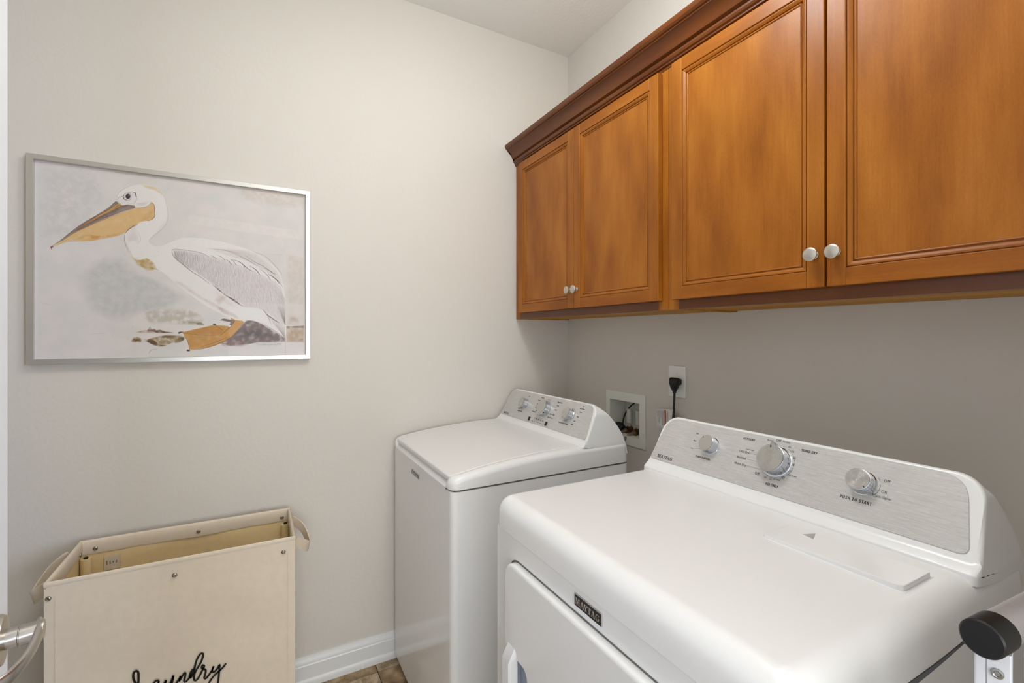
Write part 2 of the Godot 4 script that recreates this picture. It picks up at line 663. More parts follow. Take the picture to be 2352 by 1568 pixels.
# ---------------------------------------------------------------- the set-up: camera, light
func _ready() -> void:
	var cam := Camera3D.new()
	cam.name = "camera"
	cam.projection = Camera3D.PROJECTION_FRUSTUM
	cam.near = 0.02
	cam.far = 30.0
	cam.size = 0.02 * 1568.0 / 1068.9
	cam.frustum_offset = Vector2(0.0, -0.02 * 14.7 / 1068.9)
	var c := cos(deg_to_rad(YAW))
	var s := sin(deg_to_rad(YAW))
	cam.transform = Transform3D(Basis(Vector3(s, 0, -c), Vector3.UP, Vector3(c, 0, s)), CAM)
	add_child(cam)
	cam.current = true

	var we := WorldEnvironment.new()
	we.name = "environment"
	var env := Environment.new()
	env.background_mode = Environment.BG_SKY
	var sky := Sky.new()
	var pm := ProceduralSkyMaterial.new()
	pm.sky_top_color = Color(0.45, 0.6, 0.85)
	pm.sky_horizon_color = Color(0.8, 0.85, 0.9)
	pm.ground_horizon_color = Color(0.6, 0.58, 0.55)
	pm.ground_bottom_color = Color(0.35, 0.33, 0.3)
	sky.sky_material = pm
	env.sky = sky
	env.tonemap_mode = Environment.TONE_MAPPER_LINEAR
	env.tonemap_exposure = 0.93
	env.sdfgi_enabled = true
	env.ssao_enabled = true
	env.ssil_enabled = true
	we.environment = env
	add_child(we)

	# the ceiling lamp of the laundry room, out of view above
	var bulb := OmniLight3D.new()
	bulb.name = "ceiling_lamp_light"
	bulb.position = Vector3(1.15, 2.46, 0.79)
	bulb.light_color = Color(0.95, 0.985, 1.0)
	bulb.light_energy = 0.43
	bulb.light_size = 0.07
	bulb.omni_range = 12.0
	bulb.omni_attenuation = 2.0
	bulb.shadow_enabled = true
	add_child(bulb)
	# fill light added in the hall behind the camera, shining in through the doorway
	var hall := AreaLight3D.new()
	hall.name = "added_hall_fill_light"
	hall.area_size = Vector2(0.9, 0.9)
	hall.transform = Transform3D(Basis(Vector3(1, 0, 0), Vector3(0, 0, -1), Vector3(0, 1, 0)), Vector3(3.0, 2.70, 1.1))
	hall.light_color = Color(1, 1, 1)
	hall.light_energy = 0.1
	hall.area_range = 12.0
	hall.shadow_enabled = true
	add_child(hall)
	# daylight through the window at the far end of the hall
	var day := AreaLight3D.new()
	day.name = "hall_window_light"
	day.area_size = Vector2(0.5, 1.1)
	day.transform = Transform3D(Basis(Vector3(0, 0, -1), Vector3(0, 1, 0), Vector3(1, 0, 0)), Vector3(4.06, 1.45, -0.30))
	day.light_color = Color(0.8, 0.87, 1.0)
	day.light_energy = 9.5
	day.area_range = 12.0
	day.shadow_enabled = true
	add_child(day)

	# added frontal fill, placed as a wide curtained window behind the camera
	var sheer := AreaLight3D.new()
	sheer.name = "added_curtain_light"
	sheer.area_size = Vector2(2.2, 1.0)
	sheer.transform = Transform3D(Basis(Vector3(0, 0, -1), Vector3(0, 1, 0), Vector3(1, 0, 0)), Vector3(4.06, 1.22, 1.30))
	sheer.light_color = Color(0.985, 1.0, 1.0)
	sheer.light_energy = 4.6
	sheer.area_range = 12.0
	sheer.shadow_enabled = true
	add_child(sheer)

	# added overhead fill light, shaped as a flat ceiling panel out of view
	var panel := AreaLight3D.new()
	panel.name = "added_panel_light"
	panel.area_size = Vector2(1.0, 0.7)
	panel.transform = Transform3D(Basis(Vector3(1, 0, 0), Vector3(0, 0, -1), Vector3(0, 1, 0)), Vector3(1.46, 2.745, 1.12))
	panel.light_color = Color(0.99, 1.0, 1.0)
	panel.light_energy = 0.56
	panel.area_range = 12.0
	panel.shadow_enabled = true
	add_child(panel)

	make_materials()
	build_room()
	build_lamps()
	build_cabinets()
	build_washer()
	build_dryer()
	build_hamper()
	build_picture()
	build_outlet_and_valves()
	build_door()
	build_rack()


# ---------------------------------------------------------------- the room
func build_room() -> void:
	var b := MB.new()
	b.box(Vector3(-0.12, -0.02, -0.12), Vector3(0, 2.8, 2.52))
	structure("wall_left", "plain beige painted wall with the framed bird print hanging on it", "wall", b, M.wall_paint)
	b = MB.new()
	# the cabinet wall, with the hole for the washer supply box
	var hx0 := 0.330
	var hx1 := 0.526
	var hy0 := 0.918
	var hy1 := 1.077
	b.box(Vector3(0, -0.02, -0.12), Vector3(hx0, 2.8, 0))
	b.box(Vector3(hx1, -0.02, -0.12), Vector3(2.12, 2.8, 0))
	b.box(Vector3(hx0, -0.02, -0.12), Vector3(hx1, hy0, 0))
	b.box(Vector3(hx0, hy1, -0.12), Vector3(hx1, 2.8, 0))
	structure("wall_back", "beige painted wall behind the washer and dryer, under the wooden cabinets", "wall", b, M.wall_paint)
	b = MB.new()
	b.box(Vector3(0, -0.02, 2.40), Vector3(2.12, 2.8, 2.52))
	structure("wall_front", "beige painted wall on the side away from the cabinets", "wall", b, M.wall_paint)
	b = MB.new()
	b.box(Vector3(2.0, -0.02, 0), Vector3(2.12, 2.8, 0.82))
	b.box(Vector3(2.0, -0.02, 1.62), Vector3(2.12, 2.8, 2.40))
	b.box(Vector3(2.0, 2.06, 0.82), Vector3(2.12, 2.8, 1.62))
	structure("wall_right", "beige painted wall with the open doorway to the hall", "wall", b, M.wall_paint)
	b = MB.new()
	b.box(Vector3(-0.12, 2.8, -1.5), Vector3(4.3, 2.92, 3.0))
	structure("ceiling", "pale grey textured ceiling above the cabinets", "ceiling", b, M.ceiling_paint)
	# hall
	b = MB.new()
	b.box(Vector3(2.12, -0.02, -1.42), Vector3(4.22, 2.8, -1.30))
	structure("wall_hall_back", "beige wall at the end of the hall", "wall", b, M.wall_paint)
	b = MB.new()
	b.box(Vector3(2.12, -0.02, 2.8), Vector3(4.22, 2.8, 2.92))
	structure("wall_hall_front", "beige wall at the other end of the hall", "wall", b, M.wall_paint)
	b = MB.new()
	b.box(Vector3(2.0, -0.02, 2.52), Vector3(2.12, 2.8, 2.92))
	b.box(Vector3(2.0, -0.02, -1.42), Vector3(2.12, 2.8, -0.12))
	structure("wall_hall_near", "beige wall of the hall beside the laundry room", "wall", b, M.wall_paint)
	b = MB.new()
	b.box(Vector3(4.1, -0.02, -1.30), Vector3(4.22, 2.8, -0.60))
	b.box(Vector3(4.1, -0.02, 0.0), Vector3(4.22, 2.8, 0.20))
	b.box(Vector3(4.1, -0.02, 2.40), Vector3(4.22, 2.8, 2.8))
	b.box(Vector3(4.1, -0.02, 0.20), Vector3(4.22, 0.70, 2.40))
	b.box(Vector3(4.1, 1.75, 0.20), Vector3(4.22, 2.8, 2.40))
	b.box(Vector3(4.1, -0.02, -0.60), Vector3(4.22, 0.85, 0.0))
	b.box(Vector3(4.1, 2.05, -0.60), Vector3(4.22, 2.8, 0.0))
	structure("wall_hall_side", "beige hall wall with the daylit window", "wall", b, M.wall_paint)
	b = MB.new()
	for e in [[Vector3(4.09, 0.82, -0.64), Vector3(4.2, 0.89, 0.04)], [Vector3(4.09, 2.01, -0.64), Vector3(4.2, 2.08, 0.04)], [Vector3(4.09, 0.89, -0.64), Vector3(4.2, 2.01, -0.57)], [Vector3(4.09, 0.89, -0.03), Vector3(4.2, 2.01, 0.04)]]:
		b.box(e[0], e[1], 0.004)
	var w := structure("window_1", "white framed hall window with bright daylight behind frosted glass", "window", b, M.trim_paint)
	b = MB.new()
	b.box(Vector3(4.12, 0.88, -0.58), Vector3(4.135, 2.02, -0.02))
	part("pane", b, M.window_glow, w)

	b = MB.new()
	for e in [[Vector3(4.09, 0.65, 0.14), Vector3(4.2, 0.71, 2.46)], [Vector3(4.09, 1.74, 0.14), Vector3(4.2, 1.80, 2.46)], [Vector3(4.09, 0.71, 0.14), Vector3(4.2, 1.74, 0.21)], [Vector3(4.09, 0.71, 2.39), Vector3(4.2, 1.74, 2.46)]]:
		b.box(e[0], e[1], 0.004)
	var w2 := structure("window_2", "wide white framed hall window with a sheer curtain, added out of view as fill light", "window", b, M.trim_paint)  # window added to carry the frontal fill light
	b = MB.new()
	b.box(Vector3(4.12, 0.70, 0.20), Vector3(4.135, 1.75, 2.40))
	part("added_sheer_curtain", b, M.window_glow, w2)

	# floor: slab, then the stone-look tiles one by one
	b = MB.new()
	b.box(Vector3(-0.12, -0.12, -1.5), Vector3(4.3, -0.004, 3.0))
	var fl := structure("floor", "brown and beige stone-look tiled floor", "floor", b, M.floor_joint)
	var kinds := []
	var g := 0.0014
	for xi in range(-1, 14):
		for zi in range(-3, 7):
			var x0 := 0.069 + 0.305 * xi
			var z0 := 0.985 + 0.305 * zi
			var lo := Vector3(maxf(x0, 0.0) + g, -0.004, maxf(z0, 0.0) + g)
			var hi := Vector3(x0 + 0.305 - g, 0.0, minf(z0 + 0.305, 2.4) - g)
			if hi.x - lo.x < 0.01 or hi.z - lo.z < 0.01:
				continue
			b = MB.new()
			b.box(lo, hi, 0.0012)
			org = Vector3.ZERO
			part("tile", b, M["stone_%d" % posmod(xi * 2 + zi * 5, 3)], fl)

	# baseboards with a shoe moulding
	base_run("baseboard_left", "white baseboard with a rounded shoe strip along the picture wall", Vector3(0, 0, 2.40), Vector3(0, 0, 0), Vector3(1, 0, 0))
	base_run("baseboard_back", "white baseboard behind the washer and dryer", Vector3(0.017, 0, 0), Vector3(2.0, 0, 0), Vector3(0, 0, 1))
	base_run("baseboard_front", "white baseboard along the wall away from the cabinets", Vector3(2.0, 0, 2.40), Vector3(0.017, 0, 2.40), Vector3(0, 0, -1))
	# door casing of the hall doorway
	b = MB.new()
	for sx in [1.985, 2.12]:
		b.box(Vector3(sx, 0, 0.75), Vector3(sx + 0.015, 2.13, 0.82), 0.003)
		b.box(Vector3(sx, 0, 1.62), Vector3(sx + 0.015, 2.13, 1.69), 0.003)
		b.box(Vector3(sx, 2.06, 0.82), Vector3(sx + 0.015, 2.13, 1.62), 0.003)
	structure("trim_1", "white painted casing round the doorway to the hall", "trim", b, M.trim_paint)


func base_run(called: String, label: String, a: Vector3, e: Vector3, out: Vector3) -> void:
	var prof := [[0.0, 0.108], [0.004, 0.108], [0.0055, 0.100], [0.009, 0.092], [0.0105, 0.086], [0.0105, 0.080], [0.014, 0.077], [0.0145, 0.030], [0.0145, 0.027], [0.0175, 0.026], [0.0205, 0.022], [0.0225, 0.014], [0.023, 0.0], [0.0, 0.0]]
	var b := MB.new()
	var rings := []
	for p in [a, e]:
		var r := PackedVector3Array()
		for q in prof:
			r.append(p + out * q[0] + Vector3.UP * q[1])
		rings.append(r)
	b.loft(rings)
	structure(called, label, "baseboard", b, M.trim_paint)


func build_lamps() -> void:
	var at := Vector3(1.15, 2.76, 0.79)
	var t := thing("ceiling_lamp", "round white semi-flush ceiling lamp with a glowing glass drum above the laundry room", "lamp", at)
	var fr := Transform3D(Basis.IDENTITY, at)
	var b := MB.new()
	b.lathe([Vector2(0, 0.04), Vector2(0.06, 0.04), Vector2(0.06, 0.028), Vector2(0.05, -0.02), Vector2(0.008, -0.024), Vector2(0.008, -0.22), Vector2(0, -0.22)], fr)
	part("stem", b, M.satin_nickel, t)
	b = MB.new()
	b.lathe([Vector2(0.008, -0.216), Vector2(0.12, -0.222), Vector2(0.150, -0.232), Vector2(0.155, -0.25), Vector2(0.155, -0.35), Vector2(0.145, -0.375), Vector2(0.10, -0.388), Vector2(0, -0.392)], fr)
	part("glass_drum", b, M.lamp_glass, t)
	var q := thing("added_fill_panel", "wide flat glowing panel added out of view on the laundry room ceiling as fill light", "lamp", Vector3(1.46, 2.8, 1.12))  # fixture added for the overhead fill light
	b = MB.new()
	b.box(Vector3(0.93, 2.765, 0.74), Vector3(1.99, 2.80, 1.50), 0.006)
	part("frame", b, M.trim_paint, q)
	b = MB.new()
	b.box(Vector3(0.96, 2.756, 0.77), Vector3(1.96, 2.766, 1.47))
	part("diffuser", b, M.lamp_glass, q)
	var p := thing("added_fill_panel", "square glowing panel added on the unseen hall ceiling as fill light", "lamp", Vector3(3.0, 2.8, 1.1))  # fixture added for the hall fill light
	b = MB.new()
	b.box(Vector3(2.52, 2.765, 0.62), Vector3(3.48, 2.80, 1.58), 0.006)
	part("frame", b, M.trim_paint, p)
	b = MB.new()
	b.box(Vector3(2.55, 2.755, 0.65), Vector3(3.45, 2.766, 1.55))
	part("diffuser", b, M.lamp_glass, p)


# ---------------------------------------------------------------- wall cabinets
func build_cabinets() -> void:
	var t := thing("wall_cabinet", "stained wood double-door wall cabinet in the corner, above the washer", "cabinet", Vector3(0.48, 1.437, 0.0))
	cabinet(t, 0.002, 0.9585, [[0.060, 0.4955], [0.4985, 0.936]], 0)
	t = thing("wall_cabinet", "stained wood double-door wall cabinet above the dryer, nearest the camera", "cabinet", Vector3(1.42, 1.437, 0.0))
	cabinet(t, 0.9595, 1.878, [[0.988, 1.4155], [1.420, 1.852]], 2)
	# the crown moulding runs over both
	var prof := [[0.2895, 2.176], [0.3095, 2.176], [0.3095, 2.183], [0.3150, 2.186], [0.3150, 2.190], [0.3200, 2.1935], [0.3225, 2.199], [0.3225, 2.204], [0.3190, 2.2065], [0.3190, 2.2095], [0.3285, 2.2125], [0.3305, 2.2165], [0.3325, 2.2225], [0.337, 2.231], [0.344, 2.239], [0.3515, 2.2445], [0.3575, 2.247], [0.3575, 2.251], [0.3625, 2.2525], [0.3675, 2.2575], [0.3695, 2.2645], [0.3695, 2.271], [0.2895, 2.271]]
	var b := MB.new()
	var rings := []
	for x in [0.001, 1.878]:
		var r := PackedVector3Array()
		for p in prof:
			r.append(Vector3(x, p[1], p[0]))
		rings.append(r)
	b.loft(rings)
	# return along the free right end
	rings = []
	for k in 2:
		var r := PackedVector3Array()
		for p in prof:
			var off: float = p[0] - 0.3095
			r.append(Vector3(1.8785 + maxf(off, -0.02), p[1], p[0] if k == 0 else 0.002))
		rings.append(r)
	b.loft(rings)
	solo("crown_moulding", "dark stained wood crown moulding along the top of both wall cabinets", "moulding", Vector3(0.94, 2.176, 0.3), b, M.wood_crown_and_shaded_rail, "", 24.0)


func cabinet(t: Node3D, x0: float, x1: float, doors: Array, v: int) -> void:
	var y0 := 1.437
	var y1 := 2.20
	var b := MB.new()
	b.box(Vector3(x0, y0, 0.002), Vector3(x0 + 0.014, y1, 0.289))
	b.box(Vector3(x1 - 0.014, y0, 0.002), Vector3(x1, y1, 0.289))
	b.box(Vector3(x0 + 0.014, y0 + 0.0045, 0.002), Vector3(x1 - 0.014, y1, 0.010))
	b.box(Vector3(x0 + 0.014, y1 - 0.014, 0.010), Vector3(x1 - 0.014, y1, 0.289))
	part("carcass", b, M.raw_wood, t).set_meta("label", "pale unfinished wood sides and back")
	b = MB.new()
	b.box(Vector3(x0 + 0.014, y0 + 0.0045, 0.010), Vector3(x1 - 0.014, y0 + 0.017, 0.289))
	part("bottom_panel", b, M.raw_wood, t)
	# face frame: two stiles and two rails between them
	b = MB.new()
	b.box(Vector3(x0, y0, 0.2892), Vector3(x0 + 0.040, y1, ZF), 0.0012)
	part("stile", b, M["wood_stile_%d" % (v % 3)], t)
	b = MB.new()
	b.box(Vector3(x1 - 0.040, y0, 0.2892), Vector3(x1, y1, ZF), 0.0012)
	part("stile", b, M["wood_stile_%d" % ((v + 1) % 3)], t)
	b = MB.new()
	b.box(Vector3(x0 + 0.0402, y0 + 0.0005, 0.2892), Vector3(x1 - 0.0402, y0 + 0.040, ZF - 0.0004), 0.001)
	part("rail", b, M.wood_crown_and_shaded_rail, t)  # darker than the other rails: stain, and shade under the doors painted in
	b = MB.new()
	b.box(Vector3(x0 + 0.0402, y1 - 0.050, 0.2892), Vector3(x1 - 0.0402, y1, ZF - 0.0004), 0.001)
	part("rail", b, M.wood_rail_1, t)
	if v == 2:
		b = MB.new()
		b.box(Vector3(x1 + 0.0002, y0, 0.002), Vector3(x1 + 0.004, y1, ZF))
		part("end_panel", b, M.wood_stile_2, t)
	for k in doors.size():
		cabinet_door(t, doors[k][0], doors[k][1], 1.4655, 2.1705, k == 0, v + k)


func cabinet_door(t: Node3D, x0: float, x1: float, y0: float, y1: float, knob_right: bool, v: int) -> void:
	var w := 0.038
	var zb := ZF + 0.0006
	# the panel with the moulded inner edge of the frame
	var b := MB.new()
	b.box(Vector3(x0 + w + 0.010, y0 + w + 0.010, zb + 0.004), Vector3(x1 - w - 0.010, y1 - w - 0.010, ZD - 0.0085))
	var door := part("door", b, M["wood_panel_%d" % (v % 4)], t)
	# moulding: an ogee that falls from the frame to the panel, mitred at the corners
	var prof := [[-0.0002, -0.0012], [0.0001, -0.0045], [0.0014, -0.0045], [0.0020, -0.0022], [0.0045, -0.0022], [0.0075, -0.0034], [0.0105, -0.0055], [0.0118, -0.0090], [0.0130, -0.0090], [0.0138, -0.0062], [0.0155, -0.0058], [0.0170, -0.0066], [0.0178, -0.0090], [0.0178, -0.0120], [-0.0002, -0.0120]]
	var cn := [Vector2(x0 + w, y0 + w), Vector2(x1 - w, y0 + w), Vector2(x1 - w, y1 - w), Vector2(x0 + w, y1 - w)]
	var inn := [Vector2(1, 1), Vector2(-1, 1), Vector2(-1, -1), Vector2(1, -1)]
	for e in 4:
		b = MB.new()
		var rings := []
		for q in [e, (e + 1) % 4]:
			var r := PackedVector3Array()
			for p in prof:
				var at: Vector2 = cn[q] + inn[q] * p[0]
				r.append(Vector3(at.x, at.y, ZD + p[1]))
			rings.append(r)
		b.loft(rings)
		part("moulding", b, M["wood_rail_%d" % (v % 3)] if e % 2 == 0 else M["wood_stile_%d" % ((v + e) % 3)], door, 30.0)
	# frame: stiles run the full height, rails sit between them
	for e in [[x0, x0 + w], [x1 - w, x1]]:
		b = MB.new()
		b.box(Vector3(e[0], y0, zb), Vector3(e[1], y1, ZD), 0.0022, 2)
		part("stile", b, M["wood_stile_%d" % ((v + (0 if e[0] == x0 else 1)) % 3)], door)
	for e in [[y0, y0 + w], [y1 - w, y1]]:
		b = MB.new()
		b.box(Vector3(x0 + w - 0.0003, e[0], zb), Vector3(x1 - w + 0.0003, e[1], ZD - 0.0002), 0.0020, 2)
		part("rail", b, M["wood_rail_%d" % ((v + (0 if e[0] == y0 else 2)) % 3)], door)
	b = MB.new()
	var kx := x1 - 0.0195 if knob_right else x0 + 0.0205
	b.lathe([Vector2(0, -0.0005), Vector2(0.0085, -0.0005), Vector2(0.0085, 0.002), Vector2(0.0062, 0.0035), Vector2(0.0055, 0.009), Vector2(0.0065, 0.012), Vector2(0.0115, 0.0150), Vector2(0.0148, 0.0178), Vector2(0.0155, 0.0198), Vector2(0.0150, 0.0216), Vector2(0.0125, 0.0228), Vector2(0.0085, 0.0238), Vector2(0.004, 0.0244), Vector2(0, 0.0246)], axis_at(Vector3(kx, 1.5375, ZD), Vector3(0, 0, 1)), 36)
	part("knob", b, M.knob_nickel, door, 50.0).set_meta("label", "round brushed nickel knob")


# ---------------------------------------------------------------- washer and dryer consoles
func face_point(x: float, v: float, n := 0.0) -> Vector3:
	return Vector3(x, 0.985, 0.412) + FACE_V * v + FACE_N * n


func face_frame(x: float, v: float, n := 0.0) -> Transform3D:
	return Transform3D(Basis(Vector3.RIGHT, FACE_V, FACE_N), face_point(x, v, n))


func back_z(y: float) -> float:
	var tab := [[0.93, 0.223], [0.951, 0.227], [0.973, 0.234], [0.996, 0.243], [1.02, 0.257], [1.045, 0.276], [1.068, 0.297], [1.09, 0.321], [1.105, 0.337], [1.125, 0.360]]
	for k in tab.size() - 1:
		if y <= tab[k + 1][0]:
			return lerpf(tab[k][1], tab[k + 1][1], (y - tab[k][0]) / (tab[k + 1][0] - tab[k][0]))
	return 0.36


# the moulded white housing: a leaning front, a back that curves down, ends that lean in and round over at the top
func console(t: Node3D, x0: float, x1: float, yb: float, vtop: float) -> void:
	var b := MB.new()
	var v0 := (yb - 0.985) / FACE_V.y
	var hgt := vtop - v0
	var outline := []
	var lean := 0.017
	var rr := 0.046
	for k in 5:
		outline.append(Vector2(lean * 0.62 * k / 5.0, (hgt - rr) * k / 5.0))
	for k in 13:
		var a := PI / 2.0 * k / 12.0
		outline.append(Vector2(lean * 0.62 + rr * (1.0 - cos(a)), hgt - rr + rr * sin(a)))
	var st := []
	for o in outline:
		st.append(Vector2(x0 + o.x, o.y))
	for k in range(1, 24):
		st.append(Vector2(lerpf(x0 + lean * 0.62 + rr, x1 - lean * 0.62 - rr, k / 24.0), hgt))
	for k in outline.size():
		var o: Vector2 = outline[outline.size() - 1 - k]
		st.append(Vector2(x1 - o.x, o.y))
	var rings := []
	for q in st:
		var r := PackedVector3Array()
		var top: float = v0 + maxf(q.y, 0.003)
		var low := face_point(q.x, v0)
		# a small skirt that flares onto the deck in front
		var ed := clampf(minf(q.x - x0, x1 - q.x) / 0.0105, 0.0, 1.0)
		var sk := sqrt(1.0 - (1.0 - ed) * (1.0 - ed))
		r.append(low + Vector3(0, -0.012, 0.012 * sk))
		r.append(low + Vector3(0, 0.002, 0.0115 * sk))
		r.append(low + Vector3(0, lerpf(0.0025, 0.005, sk), 0.0095 * sk))
		r.append(low + FACE_V * minf(0.012, (top - v0) * 0.5) + FACE_N * 0.004 * sk)
		var va := v0 + minf(0.020, (top - v0) * 0.7)
		# the front plane rolls over into the top and the ends with an even radius
		var qi := st.find(q)
		var dq: Vector2 = st[mini(qi + 1, st.size() - 1)] - st[maxi(qi - 1, 0)]
		var slope := absf(dq.y) / maxf(absf(dq.x), 1e-5)
		var near := 1.0 / sqrt(1.0 + slope * slope)
		var rho := 0.007
		var vr := minf(rho / near, (top - va) * 0.9)
		for k in 6:
			r.append(face_point(q.x, lerpf(va, maxf(va, top - vr), k / 5.0)))
		for k in range(1, 7):
			var vv := lerpf(top - vr, top, 1.0 - pow(1.0 - k / 6.0, 1.6))
			var s := clampf(1.0 - (top - vv) * near / rho, 0.0, 1.0)
			r.append(face_point(q.x, vv, -rho * (1.0 - sqrt(maxf(0.0, 1.0 - s * s)))))
		var ft := face_point(q.x, top, -rho)
		var bz := minf(back_z(ft.y), ft.z - 0.003)
		for k in 3:
			r.append(Vector3(q.x, ft.y, lerpf(ft.z - 0.001, bz, (k + 0.3) / 3.2)))
		for k in 12:
			var y := lerpf(ft.y, yb - 0.04, pow(k / 11.0, 0.9))
			if k == 0:
				y -= 0.0015
			r.append(Vector3(q.x, y, minf(back_z(y), ft.z - 0.003)))
		rings.append(r)
	b.loft(rings)
	part("console", b, M.white_plastic, t, 50.0)


func knob(t: Node3D, x: float, v: float, r: float, h: float, turn: float, called := "knob") -> void:
	var at := face_point(x, v, 0.0)
	var b := MB.new()
	b.lathe([Vector2(0, 0.0005), Vector2(r * 1.07, 0.0005), Vector2(r * 1.07, 0.0025), Vector2(r * 1.0, 0.004), Vector2(r * 0.97, h - 0.0025), Vector2(r * 0.955, h - 0.0008), Vector2(r * 0.90, h), Vector2(0, h)], axis_at(at, FACE_N), 56)
	# pointer nub at the foot of the knob
	var dir := Vector3.RIGHT * cos(turn) + FACE_V * sin(turn)
	var side := FACE_N.cross(dir)
	var rings := []
	for q in [[0.001, 0.30], [h * 0.55, 0.30], [h * 0.8, 0.22]]:
		var p: Vector3 = at + FACE_N * q[0]
		rings.append(PackedVector3Array([p + dir * r * 0.8 + side * r * q[1], p + dir * r * 1.12 + side * r * q[1] * 0.7, p + dir * r * 1.24, p + dir * r * 1.12 - side * r * q[1] * 0.7, p + dir * r * 0.8 - side * r * q[1]]))
	b.loft(rings)
	var k := part(called, b, M.chrome, t, 40.0)
	# turned metal face
	b = MB.new()
	var c := b.put(at + FACE_N * (h + 0.0004), Vector2(0.5, 0.5))
	var first := b.v.size()
	for i in 56:
		var a := TAU * i / 56.0
		b.put(at + FACE_N * (h + 0.0004) + (Vector3.RIGHT * cos(a) + FACE_V * sin(a)) * r * 0.895, Vector2(0.5 + cos(a) * 0.5, 0.5 - sin(a) * 0.5))
	for i in 56:
		b.tri(c, first + (i + 1) % 56, first + i)
	part("cap", b, M.turned_metal, k).set_meta("label", "turned metal face")
	b = MB.new()
	b.ribbon([Vector2(r * 0.72, 0), Vector2(r * 0.88, 0)], r * 0.07, Transform3D(Basis(dir, side, FACE_N), at + FACE_N * (h + 0.0008)))
	part("pointer_mark", b, M.ink, k)


func silver_panel(t: Node3D, pts: Array, radii: Array) -> void:
	var b := MB.new()
	b.plate(rounded_poly(pts, radii), 0.0012, face_frame(0.0, 0.0, 0.0002), 0.0006, 1)
	part("control_panel", b, M.console_silver, t).set_meta("label", "brushed silver control panel")


func arc(cx: float, cy: float, r: float, a0: float, a1: float) -> Array:
	var out := []
	for k in 9:
		var a := deg_to_rad(lerpf(a0, a1, k / 8.0))
		out.append(Vector2(cx + cos(a) * r, cy + sin(a) * r))
	return out


# ---------------------------------------------------------------- washer
func washer_y(z: float) -> float:
	var tab := [[0.40, 0.9725], [0.50, 0.9715], [0.575, 0.9695], [0.68, 0.9625], [0.755, 0.9555], [0.82, 0.9475], [0.88, 0.938], [0.92, 0.930]]
	if z <= tab[0][0]:
		return tab[0][1]
	for k in tab.size() - 1:
		if z <= tab[k + 1][0]:
			return lerpf(tab[k][1], tab[k + 1][1], (z - tab[k][0]) / (tab[k + 1][0] - tab[k][0]))
	return 0.93


